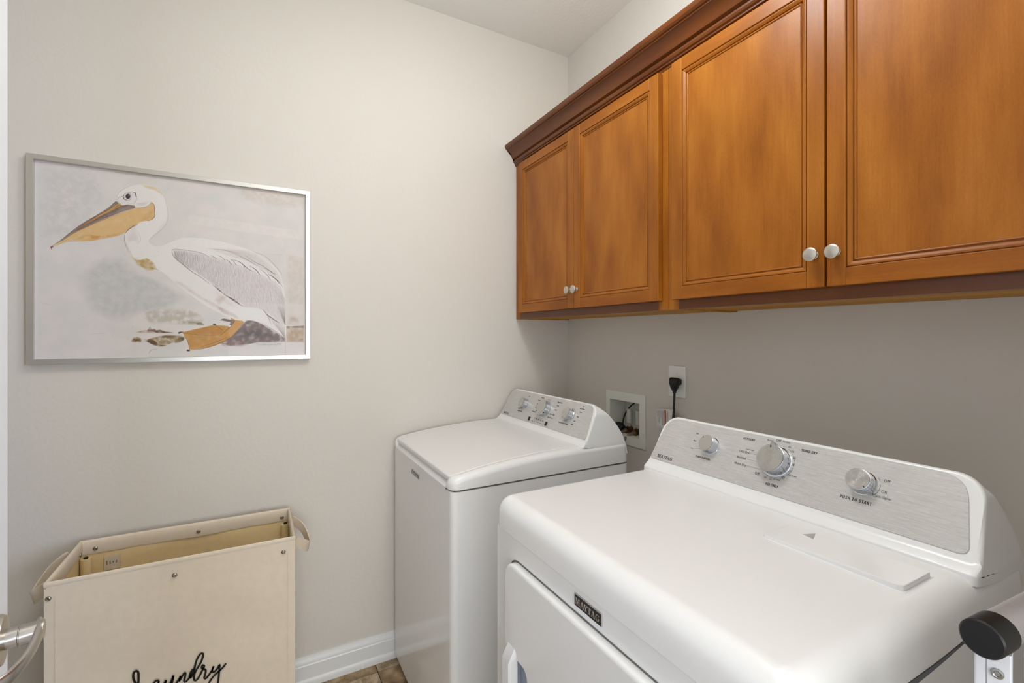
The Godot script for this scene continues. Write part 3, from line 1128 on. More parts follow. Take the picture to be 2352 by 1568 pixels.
func build_washer() -> void:
	var t := thing("washing_machine", "white top-load washing machine in the corner under the cabinets, beside the far wall", "washer", Vector3(0.355, 0.0, 0.56))
	var b := MB.new()
	b.shell(Vector2(WX0 + 0.002, 0.215), Vector2(WX1 - 0.002, 0.9085), 0.022, [[0.006, 0.028, true], [0.0, 0.034, true], [0.0, 0.8895, true], [0.0012, 0.892, true], [0.006, 0.8925, true]], func(_x, _z): return 0.0, 6, 6)
	part("cabinet", b, M.white_enamel, t, 40.0)
	b = MB.new()
	for p in [Vector2(0.07, 0.27), Vector2(0.64, 0.27), Vector2(0.07, 0.86), Vector2(0.64, 0.86)]:
		b = MB.new()
		b.lathe([Vector2(0, 0.0), Vector2(0.02, 0.0), Vector2(0.022, 0.006), Vector2(0.012, 0.012), Vector2(0.012, 0.03), Vector2(0, 0.03)], Transform3D(Basis.IDENTITY, Vector3(p.x, 0, p.y)), 16)
		part("foot", b, M.black_rubber, t)
	b = MB.new()
	b.box(Vector3(WX0 + 0.013, 0.8915, 0.228), Vector3(WX1 - 0.013, 0.8985, 0.898))
	part("seam", b, M.gap_dark, t)
	# top: a skirt, a rounded brim, and a low shelf in front of the lid
	var rim := func(x: float, z: float) -> float:
		var h := washer_y(z)
		var in_front := smoothstep(0.886, 0.892, z) * (1.0 - smoothstep(0.286, 0.294, absf(x - 0.355)))
		return h - in_front * 0.021
	b = MB.new()
	var rings := [[0.003, 0.8965, true], [0.0, 0.8985, true], [0.0, -0.021, false]]
	for k in 7:
		var a := PI / 2.0 * k / 6.0
		rings.append([0.022 * (1.0 - cos(a)), -0.021 + 0.021 * sin(a), false])
	rings.append([0.030, -0.0002, false])
	rings.append([0.036, -0.006, false])
	rings.append([0.060, -0.020, false])
	b.shell(Vector2(WX0, 0.213), Vector2(WX1, 0.9115), 0.030, rings, rim, 90, 8)
	part("top", b, M.white_top, t, 50.0)
	# lid
	b = MB.new()
	rings = [[0.004, -0.016, false], [0.0, -0.013, false], [0.0, -0.004, false]]
	for k in 5:
		var a := PI / 2.0 * k / 4.0
		rings.append([0.006 * (1.0 - cos(a)), -0.004 + 0.005 * sin(a), false])
	for d in [0.03, 0.06, 0.10, 0.15, 0.20, 0.238]:
		rings.append([d, 0.001, false])
	b.shell(Vector2(WX0 + 0.030, 0.424), Vector2(WX1 - 0.032, 0.9045), 0.016, rings, func(_x, z): return washer_y(z), 30, 6)
	part("lid", b, M.white_top, t, 50.0)
	console(t, WX0 + 0.004, WX1 - 0.004, 0.968, 0.143)
	# the side cheeks of the console come down over the top at the back
	silver_panel(t, [Vector2(0.0285, 0.0085), Vector2(0.678, 0.0085), Vector2(0.6585, 0.136), Vector2(0.049, 0.136)], [0.008, 0.010, 0.040, 0.040])
	knob(t, 0.2035, 0.0800, 0.0225, 0.024, -2.0)
	knob(t, 0.3680, 0.0800, 0.0345, 0.026, -2.3)
	knob(t, 0.5375, 0.0810, 0.0230, 0.024, -1.9)
	# printed lettering
	b = MB.new()
	var n := 0.0016
	b.text("MAYTAG", 0.0085, face_frame(0.081, 0.0185, n), true, true, 0.82)
	b.text("TEMPERATURE", 0.0042, face_frame(0.186, 0.0435, n), false, true)
	b.text("DEEP FILL & OPTIONS", 0.0042, face_frame(0.519, 0.0445, n), false, true)
	var rows := [["Normal", 0.318, 0.124], ["Delicates", 0.305, 0.110], ["Bulky", 0.302, 0.095], ["Whites", 0.303, 0.077], ["Rinse & Spin", 0.299, 0.058]]
	for r in rows:
		b.text(r[0], 0.0042, face_frame(r[1], r[2], n), false, true)
	rows = [["Power Wash", 0.447, 0.121], ["Colors", 0.442, 0.106], ["Quick", 0.440, 0.087], ["Drain & Spin", 0.428, 0.066], ["Clean Washer", 0.423, 0.052]]
	for r in rows:
		b.text(r[0], 0.0042, face_frame(r[1], r[2], n), false, true)
	rows = [["Off", 0.597, 0.125], ["Extra Rinse", 0.594, 0.115], ["Auto", 0.594, 0.102], ["Deep", 0.587, 0.083], ["Low", 0.578, 0.064], ["Med", 0.573, 0.050]]
	for r in rows:
		b.text(r[0], 0.0040, face_frame(r[1], r[2], n), false, true)
	b.text("Hot", 0.0040, face_frame(0.212, 0.118, n), false, true)
	b.text("Cold", 0.0040, face_frame(0.170, 0.066, n), false, true)
	b.text("Tap Cold", 0.0040, face_frame(0.172, 0.055, n), false, true)
	b.ribbon(arc(0.368, 0.080, 0.0420, 70, 115), 0.0013, face_frame(0, 0, 0), n)
	b.ribbon(arc(0.5375, 0.081, 0.0290, -20, 100), 0.0009, face_frame(0, 0, 0), n)
	b.ribbon([Vector2(0.318, 0.0265), Vector2(0.384, 0.0265)], 0.0006, face_frame(0, 0, 0), n)
	for k in 5:
		b.text(["Fill", "Wash", "Rinse", "Spin", "Done"][k], 0.0035, face_frame(0.320 + 0.0165 * k, 0.0315, n), false, true, 0.8)
	part("lettering", b, M.ink, t)
	for k in 6:
		b = MB.new()
		b.lathe([Vector2(0, 0), Vector2(0.0017, 0), Vector2(0.0017, 0.0014), Vector2(0, 0.0018)], axis_at(face_point(0.314 + 0.0152 * k, 0.0190, 0.001), FACE_N), 10)
		part("indicator", b, M.ink, t)
	for x in [0.2835, 0.4150]:
		b = MB.new()
		b.plate(rounded_poly([Vector2(-0.0065, -0.0085), Vector2(0.0065, -0.0085), Vector2(0.0065, 0.0085), Vector2(-0.0065, 0.0085)], [0.0015, 0.0015, 0.0015, 0.0015], 2), 0.003, face_frame(x, 0.0238, 0.001), 0.0008, 1)
		part("button", b, M.black_plastic, t).set_meta("label", "small black push button")
	badge(t, 0.289, 0.376, 0.8495, 0.8655, 0.9087)


func badge(t: Node3D, x0: float, x1: float, y0: float, y1: float, z: float) -> void:
	var b := MB.new()
	b.box(Vector3(x0, y0, z - 0.001), Vector3(x1, y1, z + 0.0035), 0.0012)
	var g := part("badge", b, M.badge_silver, t)
	g.set_meta("label", "dark blue badge in a silver rim")
	b = MB.new()
	b.box(Vector3(x0 + 0.0016, y0 + 0.0016, z), Vector3(x1 - 0.0016, y1 - 0.0016, z + 0.0039))
	part("field", b, M.badge_navy, g)
	b = MB.new()
	b.text("MAYTAG", (y1 - y0) * 0.50, frame_at(Vector3((x0 + x1) / 2, (y0 + y1) / 2, z + 0.0041), Vector3.RIGHT, Vector3.UP), true, true, (x1 - x0) / (y1 - y0) * 0.275)
	part("lettering", b, M.badge_silver, g)


# ---------------------------------------------------------------- dryer
func build_dryer() -> void:
	var t := thing("clothes_dryer", "white front-load dryer under the right-hand cabinet, nearest the camera", "dryer", Vector3(1.33, 0.0, 0.56))
	var b := MB.new()
	var yd := 0.978
	b.shell(Vector2(DX0 + 0.003, 0.215), Vector2(DX1 - 0.003, 0.9075), 0.016, [[0.006, 0.028, true], [0.0, 0.034, true], [0.0, 0.9035, true], [0.001, 0.9055, true], [0.006, 0.906, true]], func(_x, _z): return 0.0, 6, 6)
	part("cabinet", b, M.white_enamel, t, 40.0)
	for p in [Vector2(1.02, 0.27), Vector2(1.64, 0.27), Vector2(1.02, 0.86), Vector2(1.64, 0.86)]:
		b = MB.new()
		b.lathe([Vector2(0, 0.0), Vector2(0.02, 0.0), Vector2(0.022, 0.006), Vector2(0.012, 0.012), Vector2(0.012, 0.03), Vector2(0, 0.03)], Transform3D(Basis.IDENTITY, Vector3(p.x, 0, p.y)), 16)
		part("foot", b, M.black_rubber, t)
	b = MB.new()
	b.box(Vector3(DX0 + 0.017, 0.905, 0.230), Vector3(DX1 - 0.017, 0.911, 0.894))
	part("seam", b, M.gap_dark, t)
	b = MB.new()
	var rings := [[0.003, 0.9078, true], [0.0, 0.9095, true], [0.0, 0.930, true], [0.0008, 0.938, true]]
	for k in 9:
		var a := PI / 2.0 * k / 8.0
		rings.append([0.001 + 0.036 * (1.0 - cos(a)), 0.940 + 0.038 * sin(a), true])
	rings.append([0.07, yd, true])
	b.shell(Vector2(DX0, 0.213), Vector2(DX1, 0.9115), 0.040, rings, func(_x, _z): return 0.0, 12, 10)
	part("top", b, M.white_top, t, 50.0)
	console(t, DX0 + 0.003, DX1 - 0.003, yd, 0.157)
	silver_panel(t, [Vector2(0.9765, 0.0195), Vector2(1.6745, 0.0195), Vector2(1.655, 0.1495), Vector2(0.997, 0.1495)], [0.010, 0.014, 0.046, 0.046])
	knob(t, 1.1590, 0.0950, 0.0220, 0.026, 2.3)
	knob(t, 1.3335, 0.0955, 0.0330, 0.030, 1.75)
	knob(t, 1.5080, 0.0955, 0.0225, 0.026, -0.75)
	b = MB.new()
	var n := 0.0016
	b.text("MAYTAG", 0.0096, face_frame(1.0290, 0.0315, n), true, true, 0.86)
	b.text("TEMPERATURE", 0.0048, face_frame(1.1460, 0.0590, n), false, true, 0.92, 1, 0.0, 3)
	b.text("AUTO DRY", 0.0056, face_frame(1.2538, 0.1340, n), false, true, 0.82)
	b.text("TIMED DRY", 0.0056, face_frame(1.3962, 0.1345, n), false, true, 0.82)
	b.text("AIR ONLY", 0.0056, face_frame(1.3390, 0.0410, n), false, true, 0.82)
	b.text("PUSH TO START", 0.0060, face_frame(1.5025, 0.0590, n), false, true, 0.80, 1, 0.0, 4)
	var rows := [["Less Dry", 1.2515, 0.1010, 0.0058], ["Normal", 1.2490, 0.0850, 0.0058], ["More Dry", 1.2515, 0.0690, 0.0058], ["Off", 1.3250, 0.1452, 0.0062], ["Off", 1.3560, 0.0640, 0.0062], ["Off", 1.2985, 0.0575, 0.0062], ["Off", 1.5450, 0.1095, 0.0055], ["On", 1.5445, 0.0880, 0.0055]]
	for r in rows:
		b.text(r[0], r[3], face_frame(r[1], r[2], n), false, false, 0.92)
	part("lettering", b, M.ink, t)
	b = MB.new()
	rows = [["70 min", 1.3425, 0.1455], ["60", 1.3530, 0.1362], ["50", 1.3625, 0.1270], ["40", 1.3700, 0.1135], ["30", 1.3715, 0.0980], ["20", 1.3680, 0.0825], ["30 min", 1.3460, 0.0563], ["20", 1.3322, 0.0535], ["10", 1.3195, 0.0538]]
	for r in rows:
		b.text(r[0], 0.0045, face_frame(r[1], r[2], n), false, false, 0.9)
	rows = [["Cool Down", 1.2645, 0.1090], ["Cool Down", 1.3745, 0.0735], ["Wrinkle", 1.3060, 0.1420], ["Cycle Signal", 1.5435, 0.0772], ["High", 1.1065, 0.1200], ["Med", 1.1060, 0.0990], ["Low", 1.1045, 0.0770]]
	for r in rows:
		b.text(r[0], 0.0036 if r[0] != "Cycle Signal" else 0.0044, face_frame(r[1], r[2], n), false, false, 0.9)
	var fr := face_frame(0, 0, 0)
	for r in [[1.2665, 0.1005, 1.2965, 0.1005], [1.2625, 0.0850, 1.2965, 0.0850], [1.2660, 0.0690, 1.3030, 0.0690], [1.1110, 0.0770, 1.1330, 0.0810], [1.5330, 0.1095, 1.5390, 0.1095], [1.5300, 0.0880, 1.5390, 0.0880]]:
		b.ribbon([Vector2(r[0], r[1]), Vector2(r[2], r[3])], 0.0005, fr, n)
	for a in [[62, 46], [42, 30], [26, 14], [10, -2], [-6, -20], [-24, -38]]:
		b.ribbon(arc(1.3335, 0.0955, 0.0395, a[0], a[1]), 0.0008, fr, n)
	for a in [[-112, -103], [-98, -86], [-81, -70]]:
		b.ribbon(arc(1.3335, 0.0955, 0.0375, a[0], a[1]), 0.0010, fr, n)
	b.ribbon(arc(1.5080, 0.0955, 0.0285, 38, 22), 0.0008, fr, n)
	b.ribbon(arc(1.5080, 0.0955, 0.0285, 10, -38), 0.0008, fr, n)
	b.ribbon(arc(1.1590, 0.0950, 0.0285, 132, 205), 0.0005, fr, n)
	part("fine_lettering", b, M.ink_grey, t)
	# lint screen lid let into the deck
	b = MB.new()
	var tilt := Transform3D(Basis(Vector3(1, 0.022, 0).normalized(), Vector3(0, 0, -1), Vector3(-0.022, 1, 0).normalized()), Vector3(1.430, yd - 0.0045, 0.571))
	b.plate(rounded_poly([Vector2(0, 0), Vector2(0.222, 0), Vector2(0.222, 0.092), Vector2(0, 0.092)], [0.012, 0.012, 0.004, 0.004], 5), 0.0085, tilt, 0.0016, 2)
	var lint := part("lint_screen_lid", b, M.white_plastic, t)
	b = MB.new()
	b.plate(PackedVector2Array([Vector2(0.040, 0.066), Vector2(0.050, 0.092 * 0.78 + 0.018), Vector2(0.062, 0.060)]), 0.0004, tilt * Transform3D(Basis.IDENTITY, Vector3(0, 0, 0.0084)))
	part("arrow_mark", b, M.arrow_grey, lint).set_meta("label", "small grey arrow")
	b = MB.new()
	b.box(Vector3(1.428, yd - 0.002, 0.4755), Vector3(1.6545, yd + 0.0004, 0.573), 0.0003)
	part("lint_screen_slot", b, M.white_plastic, t)
	# front door with a pocket for the hand
	var zf := 0.9075
	var outer := rounded_poly([Vector2(1.050, 0.215), Vector2(1.613, 0.215), Vector2(1.613, 0.8585), Vector2(1.050, 0.8585)], [0.045, 0.045, 0.045, 0.045], 8)
	b = MB.new()
	b.plate(rounded_poly([Vector2(1.046, 0.211), Vector2(1.617, 0.211), Vector2(1.617, 0.8620), Vector2(1.046, 0.8620)], [0.047, 0.047, 0.047, 0.047], 8), 0.0016, frame_at(Vector3(0, 0, zf - 0.001), Vector3.RIGHT, Vector3.UP))
	part("door_gap_shade", b, M.gap_grey, t)  # grey plate stands in for the shade of the gap round the door
	var hole := rounded_poly([Vector2(1.098, 0.415), Vector2(1.150, 0.415), Vector2(1.172, 0.540), Vector2(1.150, 0.665), Vector2(1.098, 0.665)], [0.01, 0.02, 0.10, 0.02, 0.01], 5)
	var door_poly := PackedVector2Array()
	# the outline and the pocket joined by a slit into one polygon
	var start := 0
	for k in outer.size():
		if outer[k].x < outer[start].x - 1e-5 or (absf(outer[k].x - outer[start].x) < 1e-5 and absf(outer[k].y - 0.6) < absf(outer[start].y - 0.6)):
			start = k
	for k in outer.size() + 1:
		door_poly.append(outer[(start + k) % outer.size()])
	var near := 0
	for k in hole.size():
		if hole[k].distance_to(outer[start]) < hole[near].distance_to(outer[start]):
			near = k
	for k in hole.size() + 1:
		door_poly.append(hole[posmod(near - k, hole.size())])
	b = MB.new()
	var from := 0
	var fz := zf + 0.0175
	var tris := Geometry2D.triangulate_polygon(door_poly)
	for p in door_poly:
		b.put(Vector3(p.x, p.y, fz))
	for k in range(0, tris.size(), 3):
		var a := b.v[tris[k]]
		if (b.v[tris[k + 1]] - a).cross(b.v[tris[k + 2]] - a).z > 0.0:
			b.tri(tris[k], tris[k + 2], tris[k + 1])
		else:
			b.tri(tris[k], tris[k + 1], tris[k + 2])
	# rolled outer edge
	var mid := Vector2(1.3315, 0.537)
	var edge := []
	for q in [[0.0, fz], [0.003, fz - 0.0008], [0.0058, fz - 0.0030], [0.0068, fz - 0.0065], [0.0068, zf - 0.0005]]:
		var r := PackedVector3Array()
		for k in outer.size():
			var p := outer[k]
			var e0 := (p - outer[(k + outer.size() - 1) % outer.size()]).normalized()
			var e1 := (outer[(k + 1) % outer.size()] - p).normalized()
			var m := (Vector2(e0.y, -e0.x) + Vector2(e1.y, -e1.x)).normalized()
			if m.dot(p - mid) < 0.0:
				m = -m
			p += m * (q[0] - 0.0068)
			r.append(Vector3(p.x, p.y, q[1]))
		edge.append(r)
	from = b.idx.size()
	b.loft(edge, false, false)
	# pull the flat front in to the inner line of the rolled edge
	for k in door_poly.size():
		if k <= outer.size():
			var q: Vector3 = edge[0][(start + k) % outer.size()]
			b.v[k] = q
	# pocket
	var pocket := []
	for q in [[1.0, fz], [0.985, fz - 0.005], [0.94, fz - 0.0150]]:
		var r := PackedVector3Array()
		for p in hole:
			var s: Vector2 = Vector2(1.12, 0.54) + (p - Vector2(1.12, 0.54)) * q[0]
			r.append(Vector3(s.x, s.y, q[1]))
		pocket.append(r)
	var door := part("door", b, M.white_enamel, t, 40.0)
	b = MB.new()
	b.loft(pocket, false, true)
	part("handle_pocket", b, M.recess_blue, door, 40.0).set_meta("label", "blue-grey hand recess")
	# the grip beside the pocket: a bar whose top end slopes back into the door
	b = MB.new()
	var rings2 := []
	for q in [[0.400, 0.001], [0.415, 0.016], [0.655, 0.016], [0.682, 0.001]]:
		var y: float = q[0]
		var z: float = fz + q[1]
		rings2.append(PackedVector3Array([Vector3(1.068, y, fz - 0.004), Vector3(1.068, y - (0.006 if y > 0.6 else 0.0), z - 0.002), Vector3(1.072, y, z), Vector3(1.100, y, z), Vector3(1.106, y, z - 0.004), Vector3(1.106, y, fz - 0.004)]))
	b.loft(rings2)
	part("handle", b, M.white_plastic, door, 30.0)
	badge(t, 1.2955, 1.3715, 0.8735, 0.8960, 0.9068)


# ---------------------------------------------------------------- canvas hamper
func build_hamper() -> void:
	var x0 := 0.052
	var x1 := 0.333
	var z0 := 1.306
	var z1 := 1.900
	var yt := 0.715
	var t := thing("laundry_hamper", "beige canvas laundry hamper on the floor below the bird picture", "hamper", Vector3((x0 + x1) / 2, 0, (z0 + z1) / 2))
	# cloth walls, slightly slack; each wall is a sheet with a rolled top hem
	var wob := noise(2.4, 91, 3)
	var walls := [[Vector3(x1, 0, z1), Vector3(x1, 0, z0), Vector3(1, 0, 0), "front_panel"], [Vector3(x1, 0, z0), Vector3(x0, 0, z0), Vector3(0, 0, -1), "side_panel"], [Vector3(x0, 0, z0), Vector3(x0, 0, z1), Vector3(-1, 0, 0), "back_panel"], [Vector3(x0, 0, z1), Vector3(x1, 0, z1), Vector3(0, 0, 1), "side_panel"]]
	for w in walls:
		var a: Vector3 = w[0]
		var e: Vector3 = w[1]
		var out: Vector3 = w[2]
		var nx := 44
		var ny := 40
		for layer in 2:
			var b := MB.new()
			for j in ny + 1:
				for i in nx + 1:
					var u := float(i) / nx
					var q := float(j) / ny
					var p := a.lerp(e, u)
					p.y = 0.004 + (yt - 0.006) * q
					var slack := wob.get_noise_3d(p.x * 1.6 + p.z * 0.9, p.y * 1.1 + p.z * 0.55, p.z) * 0.007 + sin((p.y * 1.3 - (p.z - p.x) * 0.62) * 24.0) * 0.0014 * (0.5 + wob.get_noise_3d(p.y * 0.6, p.z * 0.8, 5.0))
					var hold := sin(PI * u) * smoothstep(1.0, 0.86, q) * smoothstep(0.0, 0.1, q)
					p += out * (slack * minf(1.0, hold * 1.6)) - out * (0.0025 if layer == 1 else 0.0)
					b.put(p, Vector2(u, 1.0 - q))
			for j in ny:
				for i in nx:
					var k := j * (nx + 1) + i
					if layer == 0:
						b.quad(k, k + 1, k + nx + 2, k + nx + 1)
					else:
						b.quad(k, k + nx + 1, k + nx + 2, k + 1)
			part(w[3] if layer == 0 else "lining", b, M.canvas if layer == 0 else M.canvas_lining, t, 60.0)
	var b := MB.new()
	b.box(Vector3(x0 + 0.004, 0.002, z0 + 0.004), Vector3(x1 - 0.004, 0.010, z1 - 0.004))
	part("bottom_panel", b, M.canvas_lining, t)
	# rolled hems over the top wires, folded down inside
	for w in walls:
		var a: Vector3 = w[0]
		var e: Vector3 = w[1]
		var out: Vector3 = w[2]
		b = MB.new()
		var rings := []
		for k in 29:
			var u := k / 28.0
			var p := a.lerp(e, u)
			var sag := sin(u * 9.0 + a.x * 7.0) * 0.0022 + wob.get_noise_1d(u * 4.0 + a.z * 9.0) * 0.003
			var r := PackedVector3Array()
			for s in [[-0.0010, -0.016], [0.0010, -0.010], [0.0016, -0.003], [-0.0012, 0.0006], [-0.0055, -0.0008], [-0.0085, -0.006], [-0.0090, -0.020], [-0.0072, -0.040], [-0.0055, -0.0445], [-0.0042, -0.0440], [-0.0042, -0.012], [-0.0030, -0.016]]:
				var drop: float = s[1]
				if drop < -0.035 and s[0] < -0.002:
					drop += sag * sin(PI * u)
				r.append(p + out * s[0] + Vector3.UP * (yt + drop))
			rings.append(r)
		b.loft(rings)
		part("hem", b, M.canvas, t, 45.0)
	# corner casings that hold the frame rods
	for c in [Vector2(x0 + 0.016, z1 - 0.018), Vector2(x0 + 0.016, z0 + 0.016)]:
		b = MB.new()
		b.tube([Vector3(c.x, 0.02, c.y), Vector3(c.x, 0.3, c.y), Vector3(c.x, yt - 0.052, c.y)], [0.013, 0.0125, 0.014], 12)
		part("rod_casing", b, M.canvas_lining, t)
		b = MB.new()
		b.tube([Vector3(c.x, yt - 0.070, c.y), Vector3(c.x, yt - 0.0475, c.y)], 0.006, 10)
		part("frame_rod", b, M.black_plastic, t)
	# care label inside the back
	b = MB.new()
	b.box(Vector3(x0 + 0.006, 0.612, 1.800), Vector3(x0 + 0.0075, 0.655, 1.840))
	var lab := part("care_label", b, M.canvas, t)
	b = MB.new()
	for k in 4:
		b.text(["wash", "cold", "air", "dry"][k], 0.004, Transform3D(Basis(Vector3(0, -1, 0), Vector3(0, 0, -1), Vector3(1, 0, 0)), Vector3(x0 + 0.0078, 0.635, 1.833 - 0.008 * k)))
	part("lettering", b, M.ink, lab)
	# snap rivets
	for p in [Vector3(x1, 0.673, 1.891), Vector3(x1, 0.668, 1.622), Vector3(x1, 0.672, 1.340)]:
		rivet(t, p + Vector3(0.0012, 0, 0), Vector3(1, 0, 0))
	for p in [Vector3(x0 + 0.009, 0.688, 1.861), Vector3(x0 + 0.009, 0.686, 1.590), Vector3(x0 + 0.009, 0.686, 1.333)]:
		rivet(t, p, Vector3(1, 0, 0))
	rivet(t, Vector3(0.082, 0.682, z1 - 0.009), Vector3(0, 0, -1))
	# handles at both ends: a folded strap stitched on at two places
	b = MB.new()
	var loop := smooth_path([Vector3(0.118, 0.690, 1.3040), Vector3(0.124, 0.684, 1.292), Vector3(0.146, 0.668, 1.272), Vector3(0.178, 0.648, 1.260), Vector3(0.212, 0.634, 1.255), Vector3(0.240, 0.636, 1.259), Vector3(0.258, 0.650, 1.272), Vector3(0.266, 0.664, 1.290), Vector3(0.268, 0.672, 1.3040)], 5)
	var acr := []
	for k in loop.size():
		var d: Vector3 = (loop[mini(k + 1, loop.size() - 1)] - loop[maxi(k - 1, 0)]).normalized()
		var up := Vector3(0.25, 1.0, -0.15)
		acr.append((up - d * up.dot(d)).normalized() * 0.034)
	b.strap(loop, acr, 0.0028)
	part("handle", b, M.canvas, t, 40.0)
	b = MB.new()
	var loop2 := []
	var acr2 := []
	for k in loop.size():
		var p: Vector3 = loop[k]
		loop2.append(Vector3(p.x + 0.010, p.y + 0.012, z0 + z1 - p.z))
		acr2.append(Vector3(acr[k].x, acr[k].y, -acr[k].z))
	b.strap(loop2, acr2, 0.0028)
	part("handle", b, M.canvas, t, 40.0)
	# stitched seams near the upright edges
	for z in [z0 + 0.022, z1 - 0.022]:
		b = MB.new()
		for k in 110:
			var y := 0.02 + 0.006 * k
			b.box(Vector3(x1 + 0.0006, y, z - 0.0006), Vector3(x1 + 0.0018, y + 0.0038, z + 0.0006))
		part("stitching", b, M.canvas, t).set_meta("kind", "stuff")
	laundry_word(t, x1 + 0.0036)


func rivet(t: Node3D, p: Vector3, n: Vector3) -> void:
	var b := MB.new()
	b.lathe([Vector2(0, -0.002), Vector2(0.0062, -0.001), Vector2(0.0065, 0.0008), Vector2(0.0055, 0.0024), Vector2(0.0035, 0.0032), Vector2(0.0028, 0.0022), Vector2(0, 0.0020)], axis_at(p, n), 20)
	part("rivet", b, M.rivet, t, 45.0)


# the handwritten word on the front; u runs along the hamper from its left end, v is height
func laundry_word(t: Node3D, x: float) -> void:
	var b := MB.new()
	var fr := Transform3D(Basis(Vector3(0, 0, -1), Vector3.UP, Vector3(1, 0, 0)), Vector3(x, 0, 0))
	for stroke in WORD:
		var pts := []
		for p in stroke:
			pts.append(Vector2(p.x * 0.001, p.y * 0.001))
		b.ribbon(smooth2(pts, 6), 0.0052, fr, 0.0)
	part("lettering", b, M.black_plastic, t).set_meta("label", "black handwritten word")


# ---------------------------------------------------------------- the framed print
func build_picture() -> void:
	var y0 := 1.2690
	var y1 := 1.9170
	var z0 := 1.2330
	var z1 := 2.0320
	var t := thing("framed_picture", "silver framed print of a white pelican hanging on the wall", "picture", Vector3(0.002, y0, (z0 + z1) / 2))
	var prof := [[0.0, 0.002], [0.0, 0.0235], [0.0008, 0.0245], [0.0155, 0.0245], [0.0165, 0.0235], [0.0165, 0.012], [0.0165, 0.002]]
	var cn := [Vector2(z1, y0), Vector2(z0, y0), Vector2(z0, y1), Vector2(z1, y1)]
	var inn := [Vector2(-1, 1), Vector2(1, 1), Vector2(1, -1), Vector2(-1, -1)]
	for e in 4:
		var b := MB.new()
		var rings := []
		for q in [e, (e + 1) % 4]:
			var r := PackedVector3Array()
			for p in prof:
				var at: Vector2 = cn[q] + inn[q] * p[0]
				r.append(Vector3(p[1], at.y, at.x))
			rings.append(r)
		b.loft(rings)
		# hair-thin mitre gap
		part("frame_bar", b, M.frame_silver, t, 30.0)
	var b := MB.new()
	b.box(Vector3(0.003, y0 + 0.004, z0 + 0.004), Vector3(0.011, y1 - 0.004, z1 - 0.004))
	part("backing", b, M.trim_paint, t)
	var art := StandardMaterial3D.new()
	art.resource_name = "pelican_print"
	art.roughness = 0.75
	art.metallic_specular = 0.2
	art.albedo_texture = paint_pelican()
	b = MB.new()
	var zl := z1 - 0.0165
	var zr := z0 + 0.0165
	b.face(Vector3(0.0115, y0 + 0.0165, zl), Vector3(0.0115, y0 + 0.0165, zr), Vector3(0.0115, y1 - 0.0165, zr), Vector3(0.0115, y1 - 0.0165, zl), Vector3.RIGHT)
	part("print", b, art, t).set_meta("label", "pale watercolour print of a white pelican with a yellow pouch")
	b = MB.new()
	b.box(Vector3(0.0128, y0 + 0.0150, z0 + 0.0150), Vector3(0.0148, y1 - 0.0150, z1 - 0.0150))
	part("glass", b, M.picture_glass, t)


var px := PackedByteArray()
const PW := 1440
const PH := 1160


func dab(x: int, y: int, c: Color, a: float) -> void:
	if x < 0 or y < 0 or x >= PW or y >= PH or a <= 0.0:
		return
	var i := (y * PW + x) * 3
	px[i] = int(lerpf(px[i], c.r * 255.0, a))
	px[i + 1] = int(lerpf(px[i + 1], c.g * 255.0, a))
	px[i + 2] = int(lerpf(px[i + 2], c.b * 255.0, a))


# a wash inside a closed smooth outline; mottled by noise, with a soft rim of the given width in pixels
func wash(pts: Array, c: Color, alpha := 1.0, soft := 3.0, mottle := 0.0, smoothed := true, sd := 7, rim := 0.0) -> void:
	var pp := []
	for p in pts:
		pp.append(Vector2(p.x * PW / 1000.0, p.y * PH / 1000.0))
	pp.append(pp[0])
	var poly := PackedVector2Array(smooth2(pp, 5) if smoothed else pp)
	var lo := poly[0]
	var hi := poly[0]
	for p in poly:
		lo = lo.min(p)
		hi = hi.max(p)
	var ns := noise(0.02, sd, 4)
	var n := poly.size()
	for y in range(maxi(0, int(lo.y) - 1), mini(PH, int(hi.y) + 2)):
		var xs := []
		for i in n - 1:
			var a := poly[i]
			var b := poly[i + 1]
			if (a.y <= y and b.y > y) or (b.y <= y and a.y > y):
				xs.append(a.x + (y - a.y) / (b.y - a.y) * (b.x - a.x))
		xs.sort()
		var vd := minf(y - lo.y, hi.y - y)
		for k in range(0, xs.size() - 1, 2):
			var s: float = xs[k]
			var e: float = xs[k + 1]
			for x in range(int(ceil(s)), int(floor(e)) + 1):
				var d := minf(minf(x - s, e - x), vd)
				var al := alpha * clampf((d + 0.5) / soft, 0.0, 1.0)
				if mottle > 0.0:
					al *= clampf(1.0 + ns.get_noise_2d(x, y) * mottle * 2.2, 0.0, 1.4)
				if rim > 0.0:
					al *= 1.0 + rim * clampf(1.0 - d / 8.0, 0.0, 1.0)
				dab(x, y, c, clampf(al, 0.0, 1.0))


